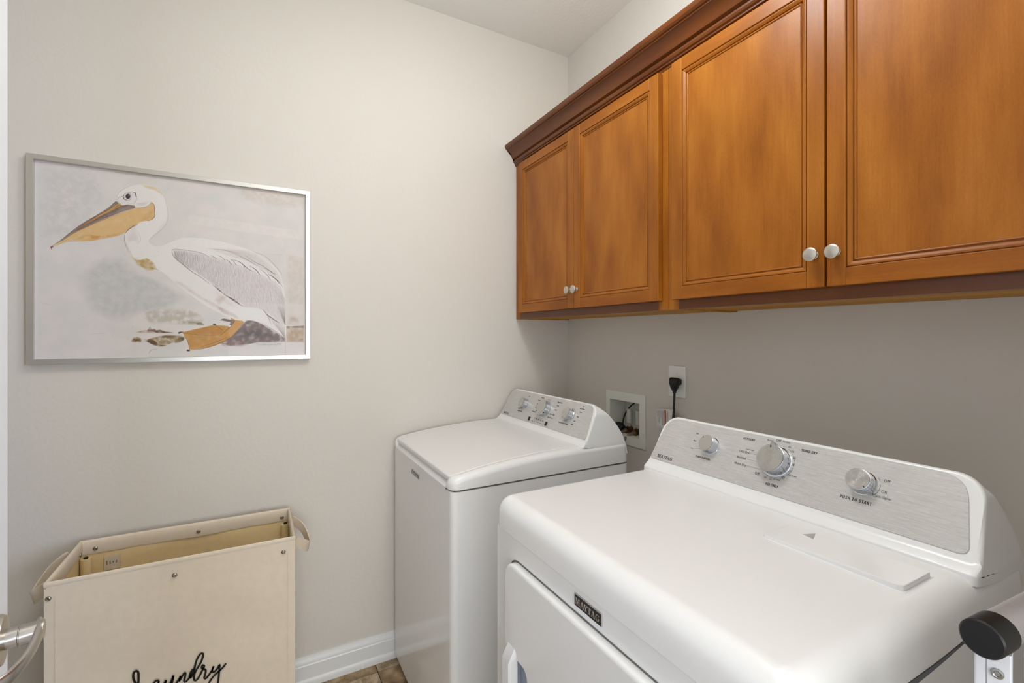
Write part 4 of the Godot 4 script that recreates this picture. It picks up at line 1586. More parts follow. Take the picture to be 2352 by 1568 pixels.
# a pen or brush stroke whose width swells in the middle
func pen(pts: Array, c: Color, width := 1.6, alpha := 1.0, taper := true, smoothed := true) -> void:
	var pp := []
	for p in pts:
		pp.append(Vector2(p.x * PW / 1000.0, p.y * PH / 1000.0))
	var line := smooth2(pp, 8) if smoothed else pp
	var n := line.size()
	var cover := {}
	for k in n - 1:
		var a: Vector2 = line[k]
		var b: Vector2 = line[k + 1]
		var f := float(k) / maxf(1.0, n - 1)
		var w := width * (0.35 + 0.65 * sin(PI * clampf(f, 0.02, 0.98)) if taper else 1.0) * 0.5
		var lo := a.min(b) - Vector2.ONE * (w + 1.0)
		var hi := a.max(b) + Vector2.ONE * (w + 1.0)
		var ab := b - a
		var l2 := maxf(ab.length_squared(), 1e-6)
		for y in range(int(lo.y), int(hi.y) + 1):
			for x in range(int(lo.x), int(hi.x) + 1):
				var q := Vector2(x, y)
				var tt := clampf((q - a).dot(ab) / l2, 0.0, 1.0)
				var d := q.distance_to(a + ab * tt)
				var al := clampf(w + 0.6 - d, 0.0, 1.0)
				if al > 0.0:
					var key := y * PW + x
					cover[key] = maxf(cover.get(key, 0.0), al)
	for key in cover:
		dab(key % PW, key / PW, c, cover[key] * alpha)


const WORD := [
	[Vector2(-1715.9, 413.8), Vector2(-1714.4, 419.9), Vector2(-1709.6, 423.7), Vector2(-1704.8, 418.0), Vector2(-1704.0, 406.9), Vector2(-1704.2, 393.5), Vector2(-1705.8, 377.9), Vector2(-1709.6, 364.4), Vector2(-1714.9, 357.0), Vector2(-1720.2, 361.6), Vector2(-1719.1, 367.9), Vector2(-1709.6, 364.4), Vector2(-1696.7, 353.0), Vector2(-1688.1, 356.6)],
	[Vector2(-1715.9, 413.8), Vector2(-1715.1, 402.7), Vector2(-1711.7, 392.1), Vector2(-1706.4, 380.8), Vector2(-1704.2, 371.9)],
	[Vector2(-1658.0, 377.8), Vector2(-1663.0, 380.2), Vector2(-1668.5, 376.7), Vector2(-1674.0, 366.4), Vector2(-1675.1, 355.9), Vector2(-1669.6, 353.9), Vector2(-1661.9, 364.7), Vector2(-1658.0, 377.1), Vector2(-1661.9, 359.3), Vector2(-1660.8, 350.6), Vector2(-1654.2, 351.0), Vector2(-1646.4, 364.7), Vector2(-1641.4, 373.2)],
	[Vector2(-1641.4, 373.2), Vector2(-1644.2, 362.5), Vector2(-1645.3, 353.2), Vector2(-1640.8, 348.9), Vector2(-1634.1, 357.5), Vector2(-1627.3, 371.7), Vector2(-1624.5, 380.4), Vector2(-1626.2, 368.5), Vector2(-1627.9, 356.6), Vector2(-1623.9, 351.1), Vector2(-1617.1, 356.9), Vector2(-1610.3, 367.1), Vector2(-1607.4, 373.0)],
	[Vector2(-1607.4, 373.7), Vector2(-1609.7, 366.9), Vector2(-1610.3, 360.1), Vector2(-1605.7, 368.2), Vector2(-1598.8, 378.4), Vector2(-1595.9, 376.0), Vector2(-1597.6, 364.0), Vector2(-1598.8, 354.6), Vector2(-1594.2, 353.0), Vector2(-1587.2, 360.3), Vector2(-1582.5, 367.1), Vector2(-1579.0, 377.2)],
	[Vector2(-1574.9, 380.0), Vector2(-1579.0, 381.4), Vector2(-1583.7, 374.6), Vector2(-1586.0, 365.5), Vector2(-1584.9, 360.2), Vector2(-1580.2, 363.5), Vector2(-1575.5, 374.6), Vector2(-1573.2, 389.3), Vector2(-1568.5, 407.5), Vector2(-1562.6, 418.3), Vector2(-1556.6, 422.8), Vector2(-1553.1, 416.6), Vector2(-1556.6, 400.7), Vector2(-1563.8, 387.5), Vector2(-1572.0, 373.4), Vector2(-1575.5, 360.4), Vector2(-1574.9, 351.1), Vector2(-1570.8, 347.5), Vector2(-1564.9, 352.5), Vector2(-1557.8, 365.6), Vector2(-1553.1, 375.3)],
	[Vector2(-1553.1, 375.3), Vector2(-1556.6, 380.8), Vector2(-1554.3, 386.4), Vector2(-1550.1, 382.9), Vector2(-1551.9, 376.4), Vector2(-1546.5, 368.8), Vector2(-1547.7, 357.8), Vector2(-1550.1, 348.7), Vector2(-1546.5, 344.5), Vector2(-1539.9, 350.8), Vector2(-1531.5, 362.2), Vector2(-1526.6, 374.2)],
	[Vector2(-1526.6, 374.2), Vector2(-1530.3, 364.6), Vector2(-1530.3, 358.9), Vector2(-1525.4, 357.2), Vector2(-1518.1, 363.3), Vector2(-1512.0, 373.5), Vector2(-1512.6, 360.0), Vector2(-1513.8, 340.2), Vector2(-1515.7, 322.1), Vector2(-1520.6, 305.1), Vector2(-1529.1, 293.9), Vector2(-1536.3, 296.5), Vector2(-1541.1, 314.0), Vector2(-1536.3, 332.4), Vector2(-1524.2, 346.7), Vector2(-1512.0, 355.5), Vector2(-1502.2, 363.7), Vector2(-1495.4, 372.2)],
]


# the print: a white pelican standing on a rock, painted stroke by stroke
func paint_pelican() -> ImageTexture:
	px.resize(PW * PH * 3)
	var paper := noise(0.006, 101, 5)
	var grain := noise(0.16, 102, 3)
	var at := 0
	for y in PH:
		for x in PW:
			var t: float = paper.get_noise_2d(x, y)
			var g: float = grain.get_noise_2d(x, y) * 0.012
			var k := clampf(0.5 + t * 0.9, 0.0, 1.0)
			var c := Color(0.845, 0.836, 0.828).lerp(Color(0.885, 0.855, 0.845), k)
			px[at] = int((c.r + g) * 255.0)
			px[at + 1] = int((c.g + g) * 255.0)
			px[at + 2] = int((c.b + g) * 255.0)
			at += 3
	wash([Vector2(119, 574), Vector2(168, 497), Vector2(229, 450), Vector2(291, 469), Vector2(345, 540), Vector2(400, 570), Vector2(467, 618), Vector2(508, 668), Vector2(450, 723), Vector2(345, 761), Vector2(291, 813), Vector2(208, 790), Vector2(148, 718)], Color(0.62, 0.65, 0.66), 0.30, 70, 0.25, true, 11)
	wash([Vector2(15, 34), Vector2(168, 17), Vector2(229, 111), Vector2(168, 310), Vector2(76, 387), Vector2(10, 363)], Color(0.74, 0.745, 0.74), 0.25, 60, 0.7, true, 12)
	wash([Vector2(345, 753), Vector2(428, 724), Vector2(525, 738), Vector2(573, 782), Vector2(537, 818), Vector2(422, 820), Vector2(355, 803)], Color(0.62, 0.57, 0.47), 0.28, 30, 0.9, true, 13)
	wash([Vector2(709, -15), Vector2(987, -10), Vector2(991, 68), Vector2(854, 100), Vector2(722, 66)], Color(0.78, 0.69, 0.6), 0.18, 40, 0.9, true, 14)
	wash([Vector2(508, 192), Vector2(991, 225), Vector2(991, 283), Vector2(508, 245)], Color(0.93, 0.9, 0.88), 0.35, 12, 0.4, false, 15)
	wash([Vector2(916, 379), Vector2(994, 391), Vector2(994, 822), Vector2(916, 822)], Color(0.8, 0.73, 0.66), 0.25, 14, 0.6, false, 16)
	wash([Vector2(305, 909), Vector2(324, 885), Vector2(347, 900), Vector2(367, 896), Vector2(393, 887), Vector2(434, 874), Vector2(476, 878), Vector2(497, 892), Vector2(488, 915), Vector2(446, 924), Vector2(419, 946), Vector2(387, 937), Vector2(367, 918), Vector2(330, 918)], Color(0.6, 0.5, 0.35), 0.62, 16, 0.9, true, 17)
	wash([Vector2(305, 905), Vector2(313, 887), Vector2(338, 892), Vector2(341, 914), Vector2(321, 919), Vector2(305, 916)], Color(0.38, 0.26, 0.08), 0.8, 14, 0.9, true, 18)
	wash([Vector2(355, 909), Vector2(370, 898), Vector2(393, 910), Vector2(402, 928), Vector2(428, 933), Vector2(446, 917), Vector2(443, 928), Vector2(422, 942), Vector2(387, 937), Vector2(367, 923)], Color(0.36, 0.25, 0.09), 0.85, 12, 0.9, true, 19)
	wash([Vector2(407, 887), Vector2(434, 876), Vector2(470, 883), Vector2(458, 896), Vector2(422, 899)], Color(0.42, 0.33, 0.16), 0.7, 12, 0.9, true, 20)
	wash([Vector2(458, 910), Vector2(476, 892), Vector2(494, 887), Vector2(497, 901), Vector2(482, 920), Vector2(461, 924)], Color(0.34, 0.27, 0.14), 0.75, 10, 0.8, true, 21)
	wash([Vector2(313, 865), Vector2(347, 851), Vector2(393, 847), Vector2(458, 864), Vector2(393, 869)], Color(0.66, 0.5, 0.36), 0.5, 10, 0.7, true, 22)
	wash([Vector2(358, 856), Vector2(371, 830), Vector2(378, 847), Vector2(387, 842), Vector2(393, 853), Vector2(407, 847), Vector2(428, 860), Vector2(458, 864), Vector2(399, 869), Vector2(381, 858)], Color(0.4, 0.3, 0.27), 0.75, 6, 0.6, false, 23)
	wash([Vector2(458, 819), Vector2(494, 795), Vector2(537, 799), Vector2(562, 789), Vector2(574, 822), Vector2(537, 822), Vector2(494, 818)], Color(0.55, 0.5, 0.38), 0.45, 22, 0.9, true, 24)
	wash([Vector2(537, 811), Vector2(556, 801), Vector2(571, 820), Vector2(546, 823)], Color(0.42, 0.38, 0.27), 0.6, 12, 0.6, true, 25)
	wash([Vector2(629, 926), Vector2(665, 893), Vector2(704, 844), Vector2(724, 805), Vector2(745, 781), Vector2(800, 802), Vector2(852, 848), Vector2(910, 896), Vector2(910, 919), Vector2(800, 920), Vector2(731, 936), Vector2(674, 945)], Color(0.46, 0.39, 0.37), 0.92, 16, 0.5, false, 26)
	wash([Vector2(691, 883), Vector2(724, 825), Vector2(800, 839), Vector2(888, 893), Vector2(800, 913), Vector2(724, 902)], Color(0.34, 0.28, 0.27), 0.55, 40, 0.8, true, 27)
	wash([Vector2(632, 935), Vector2(698, 902), Vector2(745, 912), Vector2(731, 941), Vector2(665, 950)], Color(0.55, 0.38, 0.34), 0.4, 24, 0.8, true, 28)
	wash([Vector2(911, 825), Vector2(995, 819), Vector2(995, 922), Vector2(911, 919)], Color(0.72, 0.62, 0.52), 0.8, 8, 0.5, false, 29)
	wash([Vector2(911, 823), Vector2(950, 823), Vector2(995, 814), Vector2(995, 832), Vector2(911, 838)], Color(0.45, 0.38, 0.32), 0.6, 12, 0.8, false, 30)
	wash([Vector2(912, 818), Vector2(928, 752), Vector2(965, 766), Vector2(980, 809), Vector2(950, 820)], Color(0.66, 0.56, 0.45), 0.35, 26, 0.9, true, 31)
	pen([Vector2(674, 941), Vector2(724, 944), Vector2(772, 922), Vector2(835, 924), Vector2(892, 928)], Color(0.3, 0.22, 0.2), 1.4, 0.7)
	pen([Vector2(910, 920), Vector2(995, 922)], Color(0.45, 0.33, 0.27), 1.3, 0.7, false)
	pen([Vector2(909, 697), Vector2(909, 893), Vector2(908, 994)], Color(0.52, 0.42, 0.36), 1.2, 0.55, false)
	pen([Vector2(779, 938), Vector2(784, 929), Vector2(789, 935)], Color(0.28, 0.22, 0.21), 1.2, 0.7)
	pen([Vector2(787, 942), Vector2(791, 932), Vector2(797, 935)], Color(0.28, 0.22, 0.21), 1.2, 0.7)
	pen([Vector2(794, 946), Vector2(799, 935), Vector2(805, 935)], Color(0.28, 0.22, 0.21), 1.2, 0.7)
	pen([Vector2(802, 938), Vector2(807, 938), Vector2(812, 935)], Color(0.28, 0.22, 0.21), 1.2, 0.7)
	pen([Vector2(809, 942), Vector2(814, 930), Vector2(820, 936)], Color(0.28, 0.22, 0.21), 1.2, 0.7)
	pen([Vector2(817, 946), Vector2(822, 933), Vector2(828, 936)], Color(0.28, 0.22, 0.21), 1.2, 0.7)
	pen([Vector2(825, 939), Vector2(830, 936), Vector2(835, 936)], Color(0.28, 0.22, 0.21), 1.2, 0.7)
	pen([Vector2(833, 943), Vector2(838, 939), Vector2(843, 936)], Color(0.28, 0.22, 0.21), 1.2, 0.7)
	pen([Vector2(840, 947), Vector2(845, 930), Vector2(851, 936)], Color(0.28, 0.22, 0.21), 1.2, 0.7)
	pen([Vector2(848, 939), Vector2(853, 933), Vector2(859, 936)], Color(0.28, 0.22, 0.21), 1.2, 0.7)
	pen([Vector2(856, 943), Vector2(861, 936), Vector2(867, 936)], Color(0.28, 0.22, 0.21), 1.2, 0.7)
	pen([Vector2(864, 947), Vector2(869, 939), Vector2(875, 936)], Color(0.28, 0.22, 0.21), 1.2, 0.7)
	pen([Vector2(872, 939), Vector2(877, 930), Vector2(883, 936)], Color(0.28, 0.22, 0.21), 1.2, 0.7)
	pen([Vector2(880, 943), Vector2(885, 933), Vector2(890, 936)], Color(0.28, 0.22, 0.21), 1.2, 0.7)
	pen([Vector2(962, 902), Vector2(964, 906), Vector2(966, 899)], Color(0.36, 0.29, 0.26), 1.1, 0.7)
	pen([Vector2(967, 906), Vector2(969, 906), Vector2(971, 899)], Color(0.36, 0.29, 0.26), 1.1, 0.7)
	pen([Vector2(972, 902), Vector2(974, 906), Vector2(977, 899)], Color(0.36, 0.29, 0.26), 1.1, 0.7)
	pen([Vector2(977, 906), Vector2(980, 906), Vector2(982, 899)], Color(0.36, 0.29, 0.26), 1.1, 0.7)
	pen([Vector2(983, 902), Vector2(985, 906), Vector2(987, 899)], Color(0.36, 0.29, 0.26), 1.1, 0.7)
	pen([Vector2(988, 906), Vector2(990, 906), Vector2(992, 899)], Color(0.36, 0.29, 0.26), 1.1, 0.7)
	pen([Vector2(698, 844), Vector2(758, 848), Vector2(828, 852)], Color(0.28, 0.22, 0.22), 1.2, 0.28)
	pen([Vector2(713, 850), Vector2(774, 853), Vector2(844, 858)], Color(0.28, 0.22, 0.22), 1.2, 0.28)
	pen([Vector2(699, 855), Vector2(760, 859), Vector2(829, 863)], Color(0.28, 0.22, 0.22), 1.2, 0.28)
	pen([Vector2(715, 860), Vector2(776, 864), Vector2(846, 869)], Color(0.28, 0.22, 0.22), 1.2, 0.28)
	pen([Vector2(700, 866), Vector2(761, 869), Vector2(831, 874)], Color(0.28, 0.22, 0.22), 1.2, 0.28)
	pen([Vector2(716, 871), Vector2(777, 875), Vector2(847, 880)], Color(0.28, 0.22, 0.22), 1.2, 0.28)
	pen([Vector2(702, 876), Vector2(762, 880), Vector2(832, 885)], Color(0.28, 0.22, 0.22), 1.2, 0.28)
	pen([Vector2(687, 882), Vector2(748, 885), Vector2(817, 891)], Color(0.28, 0.22, 0.22), 1.2, 0.28)
	pen([Vector2(703, 887), Vector2(764, 891), Vector2(833, 896)], Color(0.28, 0.22, 0.22), 1.2, 0.28)
	pen([Vector2(689, 892), Vector2(749, 896), Vector2(818, 901)], Color(0.28, 0.22, 0.22), 1.2, 0.28)
	pen([Vector2(704, 897), Vector2(765, 902), Vector2(835, 907)], Color(0.28, 0.22, 0.22), 1.2, 0.28)
	pen([Vector2(690, 903), Vector2(750, 907), Vector2(820, 912)], Color(0.28, 0.22, 0.22), 1.2, 0.28)
	pen([Vector2(676, 908), Vector2(736, 912), Vector2(805, 918)], Color(0.28, 0.22, 0.22), 1.2, 0.28)
	pen([Vector2(691, 913), Vector2(752, 918), Vector2(821, 923)], Color(0.28, 0.22, 0.22), 1.2, 0.28)
	pen([Vector2(677, 918), Vector2(737, 923), Vector2(806, 928)], Color(0.28, 0.22, 0.22), 1.2, 0.28)
	pen([Vector2(693, 924), Vector2(753, 928), Vector2(822, 934)], Color(0.28, 0.22, 0.22), 1.2, 0.28)
	wash([Vector2(254, 161), Vector2(260, 122), Vector2(281, 92), Vector2(307, 67), Vector2(339, 55), Vector2(377, 58), Vector2(405, 79), Vector2(422, 110), Vector2(432, 160), Vector2(435, 221), Vector2(425, 270), Vector2(400, 308), Vector2(375, 341), Vector2(369, 363), Vector2(386, 381), Vector2(416, 376), Vector2(447, 354), Vector2(496, 328), Vector2(567, 322), Vector2(659, 337), Vector2(761, 372), Vector2(841, 434), Vector2(889, 507), Vector2(906, 611), Vector2(911, 726), Vector2(913, 813), Vector2(908, 888), Vector2(861, 847), Vector2(814, 814), Vector2(761, 789), Vector2(722, 797), Vector2(684, 793), Vector2(659, 771), Vector2(616, 740), Vector2(567, 701), Vector2(514, 646), Vector2(467, 596), Vector2(428, 542), Vector2(400, 523), Vector2(366, 526), Vector2(339, 494), Vector2(312, 459), Vector2(294, 402), Vector2(283, 361), Vector2(285, 331), Vector2(302, 304), Vector2(323, 280), Vector2(291, 259), Vector2(260, 206)], Color(0.915, 0.9, 0.895), 0.93, 6, 0.06)
	wash([Vector2(283, 327), Vector2(299, 304), Vector2(320, 289), Vector2(328, 313), Vector2(337, 363), Vector2(328, 389), Vector2(312, 366), Vector2(296, 401), Vector2(287, 369)], Color(0.8, 0.74, 0.73), 0.35, 26, 0.4, true, 33)
	wash([Vector2(400, 278), Vector2(428, 222), Vector2(434, 160), Vector2(439, 238), Vector2(422, 292), Vector2(383, 349), Vector2(369, 359)], Color(0.84, 0.8, 0.79), 0.4, 16, 0.3, true, 34)
	wash([Vector2(439, 568), Vector2(514, 637), Vector2(597, 709), Vector2(671, 770), Vector2(646, 716), Vector2(567, 657), Vector2(490, 581)], Color(0.8, 0.73, 0.7), 0.5, 30, 0.4, true, 35)
	wash([Vector2(603, 610), Vector2(646, 644), Vector2(709, 723), Vector2(659, 698), Vector2(622, 654)], Color(0.82, 0.75, 0.73), 0.35, 24, 0.4, true, 36)
	pen([Vector2(422, 110), Vector2(433, 169), Vector2(435, 229), Vector2(416, 284), Vector2(383, 331), Vector2(369, 359), Vector2(380, 382), Vector2(413, 379), Vector2(450, 353)], Color(0.66, 0.6, 0.58), 1.5, 0.55)
	pen([Vector2(254, 157), Vector2(262, 118), Vector2(286, 86), Vector2(328, 57)], Color(0.66, 0.6, 0.58), 1.5, 0.55)
	pen([Vector2(283, 336), Vector2(285, 377), Vector2(302, 430), Vector2(312, 467)], Color(0.66, 0.6, 0.58), 1.5, 0.55)
	pen([Vector2(328, 313), Vector2(339, 354), Vector2(331, 372)], Color(0.66, 0.6, 0.58), 1.5, 0.55)
	pen([Vector2(283, 335), Vector2(282, 356), Vector2(285, 386), Vector2(297, 432)], Color(0.55, 0.47, 0.45), 2.6, 0.6)
	wash([Vector2(341, 58), Vector2(364, 56), Vector2(391, 65), Vector2(411, 87), Vector2(423, 110), Vector2(403, 92), Vector2(380, 76), Vector2(356, 72)], Color(0.86, 0.77, 0.58), 0.75, 9, 0.3, true, 37)
	wash([Vector2(304, 447), Vector2(328, 470), Vector2(355, 454), Vector2(383, 473), Vector2(395, 506), Vector2(383, 524), Vector2(361, 526), Vector2(339, 507), Vector2(320, 487)], Color(0.74, 0.62, 0.38), 0.75, 18, 0.6, true, 38)
	pen([Vector2(312, 454), Vector2(322, 479), Vector2(331, 503)], Color(0.62, 0.49, 0.25), 1.6, 0.6)
	pen([Vector2(317, 456), Vector2(326, 481), Vector2(335, 504)], Color(0.62, 0.49, 0.25), 1.6, 0.6)
	pen([Vector2(321, 458), Vector2(331, 483), Vector2(339, 505)], Color(0.62, 0.49, 0.25), 1.6, 0.6)
	pen([Vector2(325, 461), Vector2(335, 485), Vector2(344, 506)], Color(0.62, 0.49, 0.25), 1.6, 0.6)
	pen([Vector2(330, 463), Vector2(339, 487), Vector2(348, 507)], Color(0.62, 0.49, 0.25), 1.6, 0.6)
	pen([Vector2(334, 465), Vector2(344, 489), Vector2(352, 508)], Color(0.62, 0.49, 0.25), 1.6, 0.6)
	pen([Vector2(338, 467), Vector2(348, 492), Vector2(357, 509)], Color(0.62, 0.49, 0.25), 1.6, 0.6)
	pen([Vector2(342, 469), Vector2(352, 494), Vector2(361, 510)], Color(0.62, 0.49, 0.25), 1.6, 0.6)
	pen([Vector2(347, 471), Vector2(357, 496), Vector2(365, 511)], Color(0.62, 0.49, 0.25), 1.6, 0.6)
	pen([Vector2(351, 473), Vector2(361, 498), Vector2(370, 512)], Color(0.62, 0.49, 0.25), 1.6, 0.6)
	pen([Vector2(355, 476), Vector2(365, 500), Vector2(374, 513)], Color(0.62, 0.49, 0.25), 1.6, 0.6)
	pen([Vector2(360, 478), Vector2(370, 502), Vector2(378, 514)], Color(0.62, 0.49, 0.25), 1.6, 0.6)
	pen([Vector2(364, 480), Vector2(374, 505), Vector2(383, 515)], Color(0.62, 0.49, 0.25), 1.6, 0.6)
	pen([Vector2(369, 482), Vector2(378, 507), Vector2(387, 516)], Color(0.62, 0.49, 0.25), 1.6, 0.6)
	pen([Vector2(373, 484), Vector2(383, 509), Vector2(392, 517)], Color(0.62, 0.49, 0.25), 1.6, 0.6)
	pen([Vector2(377, 486), Vector2(387, 511), Vector2(396, 518)], Color(0.62, 0.49, 0.25), 1.6, 0.6)
	pen([Vector2(382, 488), Vector2(392, 513), Vector2(401, 519)], Color(0.62, 0.49, 0.25), 1.6, 0.6)
	pen([Vector2(386, 491), Vector2(396, 516), Vector2(405, 520)], Color(0.62, 0.49, 0.25), 1.6, 0.6)
	wash([Vector2(47, 435), Vector2(76, 396), Vector2(121, 342), Vector2(163, 301), Vector2(206, 267), Vector2(254, 232), Vector2(291, 205), Vector2(318, 189), Vector2(344, 183), Vector2(366, 169), Vector2(376, 146), Vector2(386, 159), Vector2(388, 187), Vector2(387, 227), Vector2(372, 247), Vector2(346, 257), Vector2(325, 278), Vector2(302, 300), Vector2(291, 315), Vector2(280, 333), Vector2(261, 347), Vector2(217, 364), Vector2(181, 380), Vector2(149, 389), Vector2(121, 389), Vector2(97, 396), Vector2(76, 412), Vector2(57, 427)], Color(0.86, 0.71, 0.48), 0.97, 5, 0.12, true, 39)
	wash([Vector2(114, 387), Vector2(156, 352), Vector2(199, 355), Vector2(242, 340), Vector2(278, 318), Vector2(302, 288), Vector2(325, 269), Vector2(318, 285), Vector2(287, 320), Vector2(261, 344), Vector2(181, 379), Vector2(142, 388)], Color(0.72, 0.49, 0.22), 0.42, 26, 0.8, true, 40)
	wash([Vector2(329, 263), Vector2(352, 217), Vector2(374, 189), Vector2(386, 199), Vector2(386, 230), Vector2(368, 246)], Color(0.76, 0.55, 0.29), 0.35, 30, 0.7, true, 41)
	wash([Vector2(199, 287), Vector2(235, 253), Vector2(280, 228), Vector2(302, 224), Vector2(287, 263), Vector2(244, 296), Vector2(210, 304)], Color(0.9, 0.78, 0.57), 0.4, 40, 0.7, true, 42)
	wash([Vector2(51, 426), Vector2(83, 384), Vector2(121, 330), Vector2(156, 285), Vector2(190, 248), Vector2(226, 207), Vector2(254, 162), Vector2(272, 181), Vector2(287, 176), Vector2(314, 175), Vector2(318, 187), Vector2(280, 213), Vector2(235, 247), Vector2(191, 281), Vector2(156, 314), Vector2(121, 346), Vector2(86, 388)], Color(0.47, 0.39, 0.36), 0.95, 4, 0.15, true, 43)
	wash([Vector2(121, 336), Vector2(156, 294), Vector2(191, 253), Vector2(228, 215), Vector2(261, 173), Vector2(272, 181), Vector2(250, 209), Vector2(210, 246), Vector2(174, 284), Vector2(138, 322)], Color(0.8, 0.62, 0.3), 0.95, 4, 0.2, true, 44)
	wash([Vector2(231, 221), Vector2(259, 175), Vector2(271, 182), Vector2(259, 200)], Color(0.6, 0.45, 0.16), 0.6, 14, 0.4, true, 45)
	wash([Vector2(145, 321), Vector2(199, 264), Vector2(254, 217), Vector2(291, 181), Vector2(314, 175), Vector2(291, 202), Vector2(235, 241), Vector2(191, 277)], Color(0.6, 0.53, 0.51), 0.75, 8, 0.3, true, 46)
	wash([Vector2(57, 422), Vector2(93, 374), Vector2(121, 339), Vector2(128, 337), Vector2(100, 373), Vector2(73, 405)], Color(0.72, 0.6, 0.46), 0.8, 6, 0.3, true, 47)
	pen([Vector2(254, 163), Vector2(226, 205), Vector2(190, 248), Vector2(156, 285), Vector2(121, 329), Vector2(83, 384), Vector2(51, 426)], Color(0.27, 0.21, 0.19), 2.6, 0.85)
	pen([Vector2(318, 189), Vector2(280, 216), Vector2(235, 250), Vector2(191, 284), Vector2(152, 319), Vector2(117, 352), Vector2(81, 395)], Color(0.3, 0.2, 0.14), 2.2, 0.85)
	pen([Vector2(270, 188), Vector2(226, 229), Vector2(181, 274), Vector2(145, 314), Vector2(114, 353)], Color(0.25, 0.19, 0.18), 2.0, 0.85)
	pen([Vector2(310, 195), Vector2(263, 228), Vector2(217, 263)], Color(0.92, 0.84, 0.7), 2.0, 0.7)
	pen([Vector2(128, 331), Vector2(133, 323), Vector2(135, 315)], Color(0.7, 0.27, 0.12), 2.4, 0.8)
	pen([Vector2(134, 323), Vector2(140, 315), Vector2(142, 307)], Color(0.7, 0.27, 0.12), 2.4, 0.8)
	pen([Vector2(141, 315), Vector2(146, 307), Vector2(149, 299)], Color(0.7, 0.27, 0.12), 2.4, 0.8)
	pen([Vector2(148, 307), Vector2(153, 299), Vector2(156, 290)], Color(0.7, 0.27, 0.12), 2.4, 0.8)
	pen([Vector2(155, 299), Vector2(160, 291), Vector2(163, 282)], Color(0.7, 0.27, 0.12), 2.4, 0.8)
	pen([Vector2(162, 290), Vector2(167, 283), Vector2(169, 274)], Color(0.7, 0.27, 0.12), 2.4, 0.8)
	pen([Vector2(168, 282), Vector2(174, 274), Vector2(176, 266)], Color(0.7, 0.27, 0.12), 2.4, 0.8)
	pen([Vector2(175, 274), Vector2(181, 266), Vector2(183, 258)], Color(0.7, 0.27, 0.12), 2.4, 0.8)
	pen([Vector2(182, 266), Vector2(188, 258), Vector2(190, 249)], Color(0.7, 0.27, 0.12), 2.4, 0.8)
	pen([Vector2(189, 258), Vector2(195, 250), Vector2(197, 241)], Color(0.7, 0.27, 0.12), 2.4, 0.8)
	pen([Vector2(196, 249), Vector2(201, 241), Vector2(204, 233)], Color(0.7, 0.27, 0.12), 2.4, 0.8)
	pen([Vector2(203, 241), Vector2(208, 233), Vector2(211, 225)], Color(0.7, 0.27, 0.12), 2.4, 0.8)
	pen([Vector2(210, 233), Vector2(215, 225), Vector2(218, 216)], Color(0.7, 0.27, 0.12), 2.4, 0.8)
	pen([Vector2(217, 224), Vector2(223, 216), Vector2(225, 208)], Color(0.7, 0.27, 0.12), 2.4, 0.8)
	pen([Vector2(224, 216), Vector2(230, 208), Vector2(232, 199)], Color(0.7, 0.27, 0.12), 2.4, 0.8)
	wash([Vector2(45, 429), Vector2(53, 423), Vector2(56, 428), Vector2(51, 436), Vector2(52, 446), Vector2(47, 440)], Color(0.5, 0.2, 0.14), 0.95, 4, 0.1)
	pen([Vector2(376, 146), Vector2(385, 160), Vector2(387, 187), Vector2(387, 224), Vector2(372, 246), Vector2(360, 251)], Color(0.42, 0.27, 0.17), 3.0, 0.85)
	pen([Vector2(318, 186), Vector2(337, 184), Vector2(360, 173), Vector2(370, 159), Vector2(376, 146)], Color(0.52, 0.43, 0.42), 3.0, 0.8)
	pen([Vector2(327, 277), Vector2(312, 289), Vector2(295, 310), Vector2(285, 330)], Color(0.36, 0.24, 0.18), 3.6, 0.8)
	pen([Vector2(278, 336), Vector2(235, 358), Vector2(181, 380), Vector2(135, 390), Vector2(97, 398), Vector2(66, 420)], Color(0.66, 0.48, 0.28), 2.0, 0.7)
	wash([Vector2(259, 148), Vector2(280, 126), Vector2(295, 110), Vector2(318, 105), Vector2(325, 130), Vector2(318, 159), Vector2(299, 174), Vector2(272, 178), Vector2(259, 166)], Color(0.89, 0.865, 0.87), 0.9, 6, 0.05, true, 48)
	wash([Vector2(318, 156), Vector2(337, 156), Vector2(360, 142), Vector2(372, 143), Vector2(362, 166), Vector2(337, 180), Vector2(321, 179)], Color(0.78, 0.72, 0.71), 0.4, 24, 0.3, true, 49)
	pen([Vector2(257, 157), Vector2(263, 141), Vector2(278, 130), Vector2(285, 116), Vector2(302, 104), Vector2(319, 103)], Color(0.4, 0.33, 0.32), 2.2, 0.75)
	pen([Vector2(314, 105), Vector2(320, 107), Vector2(322, 125), Vector2(325, 127)], Color(0.22, 0.17, 0.18), 4.0, 0.8)
	pen([Vector2(325, 127), Vector2(323, 143), Vector2(316, 162), Vector2(316, 177)], Color(0.6, 0.52, 0.52), 2.0, 0.7)
	pen([Vector2(259, 154), Vector2(267, 170), Vector2(276, 181), Vector2(295, 172), Vector2(312, 166)], Color(0.6, 0.5, 0.48), 2.0, 0.6)
	wash([Vector2(308, 128), Vector2(306, 140), Vector2(301, 150), Vector2(293, 154), Vector2(286, 152), Vector2(280, 144), Vector2(279, 133), Vector2(280, 121), Vector2(286, 112), Vector2(293, 107), Vector2(301, 109), Vector2(306, 117)], Color(0.78, 0.75, 0.74), 0.95, 3, 0)
	wash([Vector2(305, 129), Vector2(303, 138), Vector2(299, 145), Vector2(293, 149), Vector2(288, 147), Vector2(283, 141), Vector2(282, 133), Vector2(283, 123), Vector2(288, 116), Vector2(293, 113), Vector2(299, 114), Vector2(303, 120)], Color(0.9, 0.88, 0.87), 0.95, 2, 0)
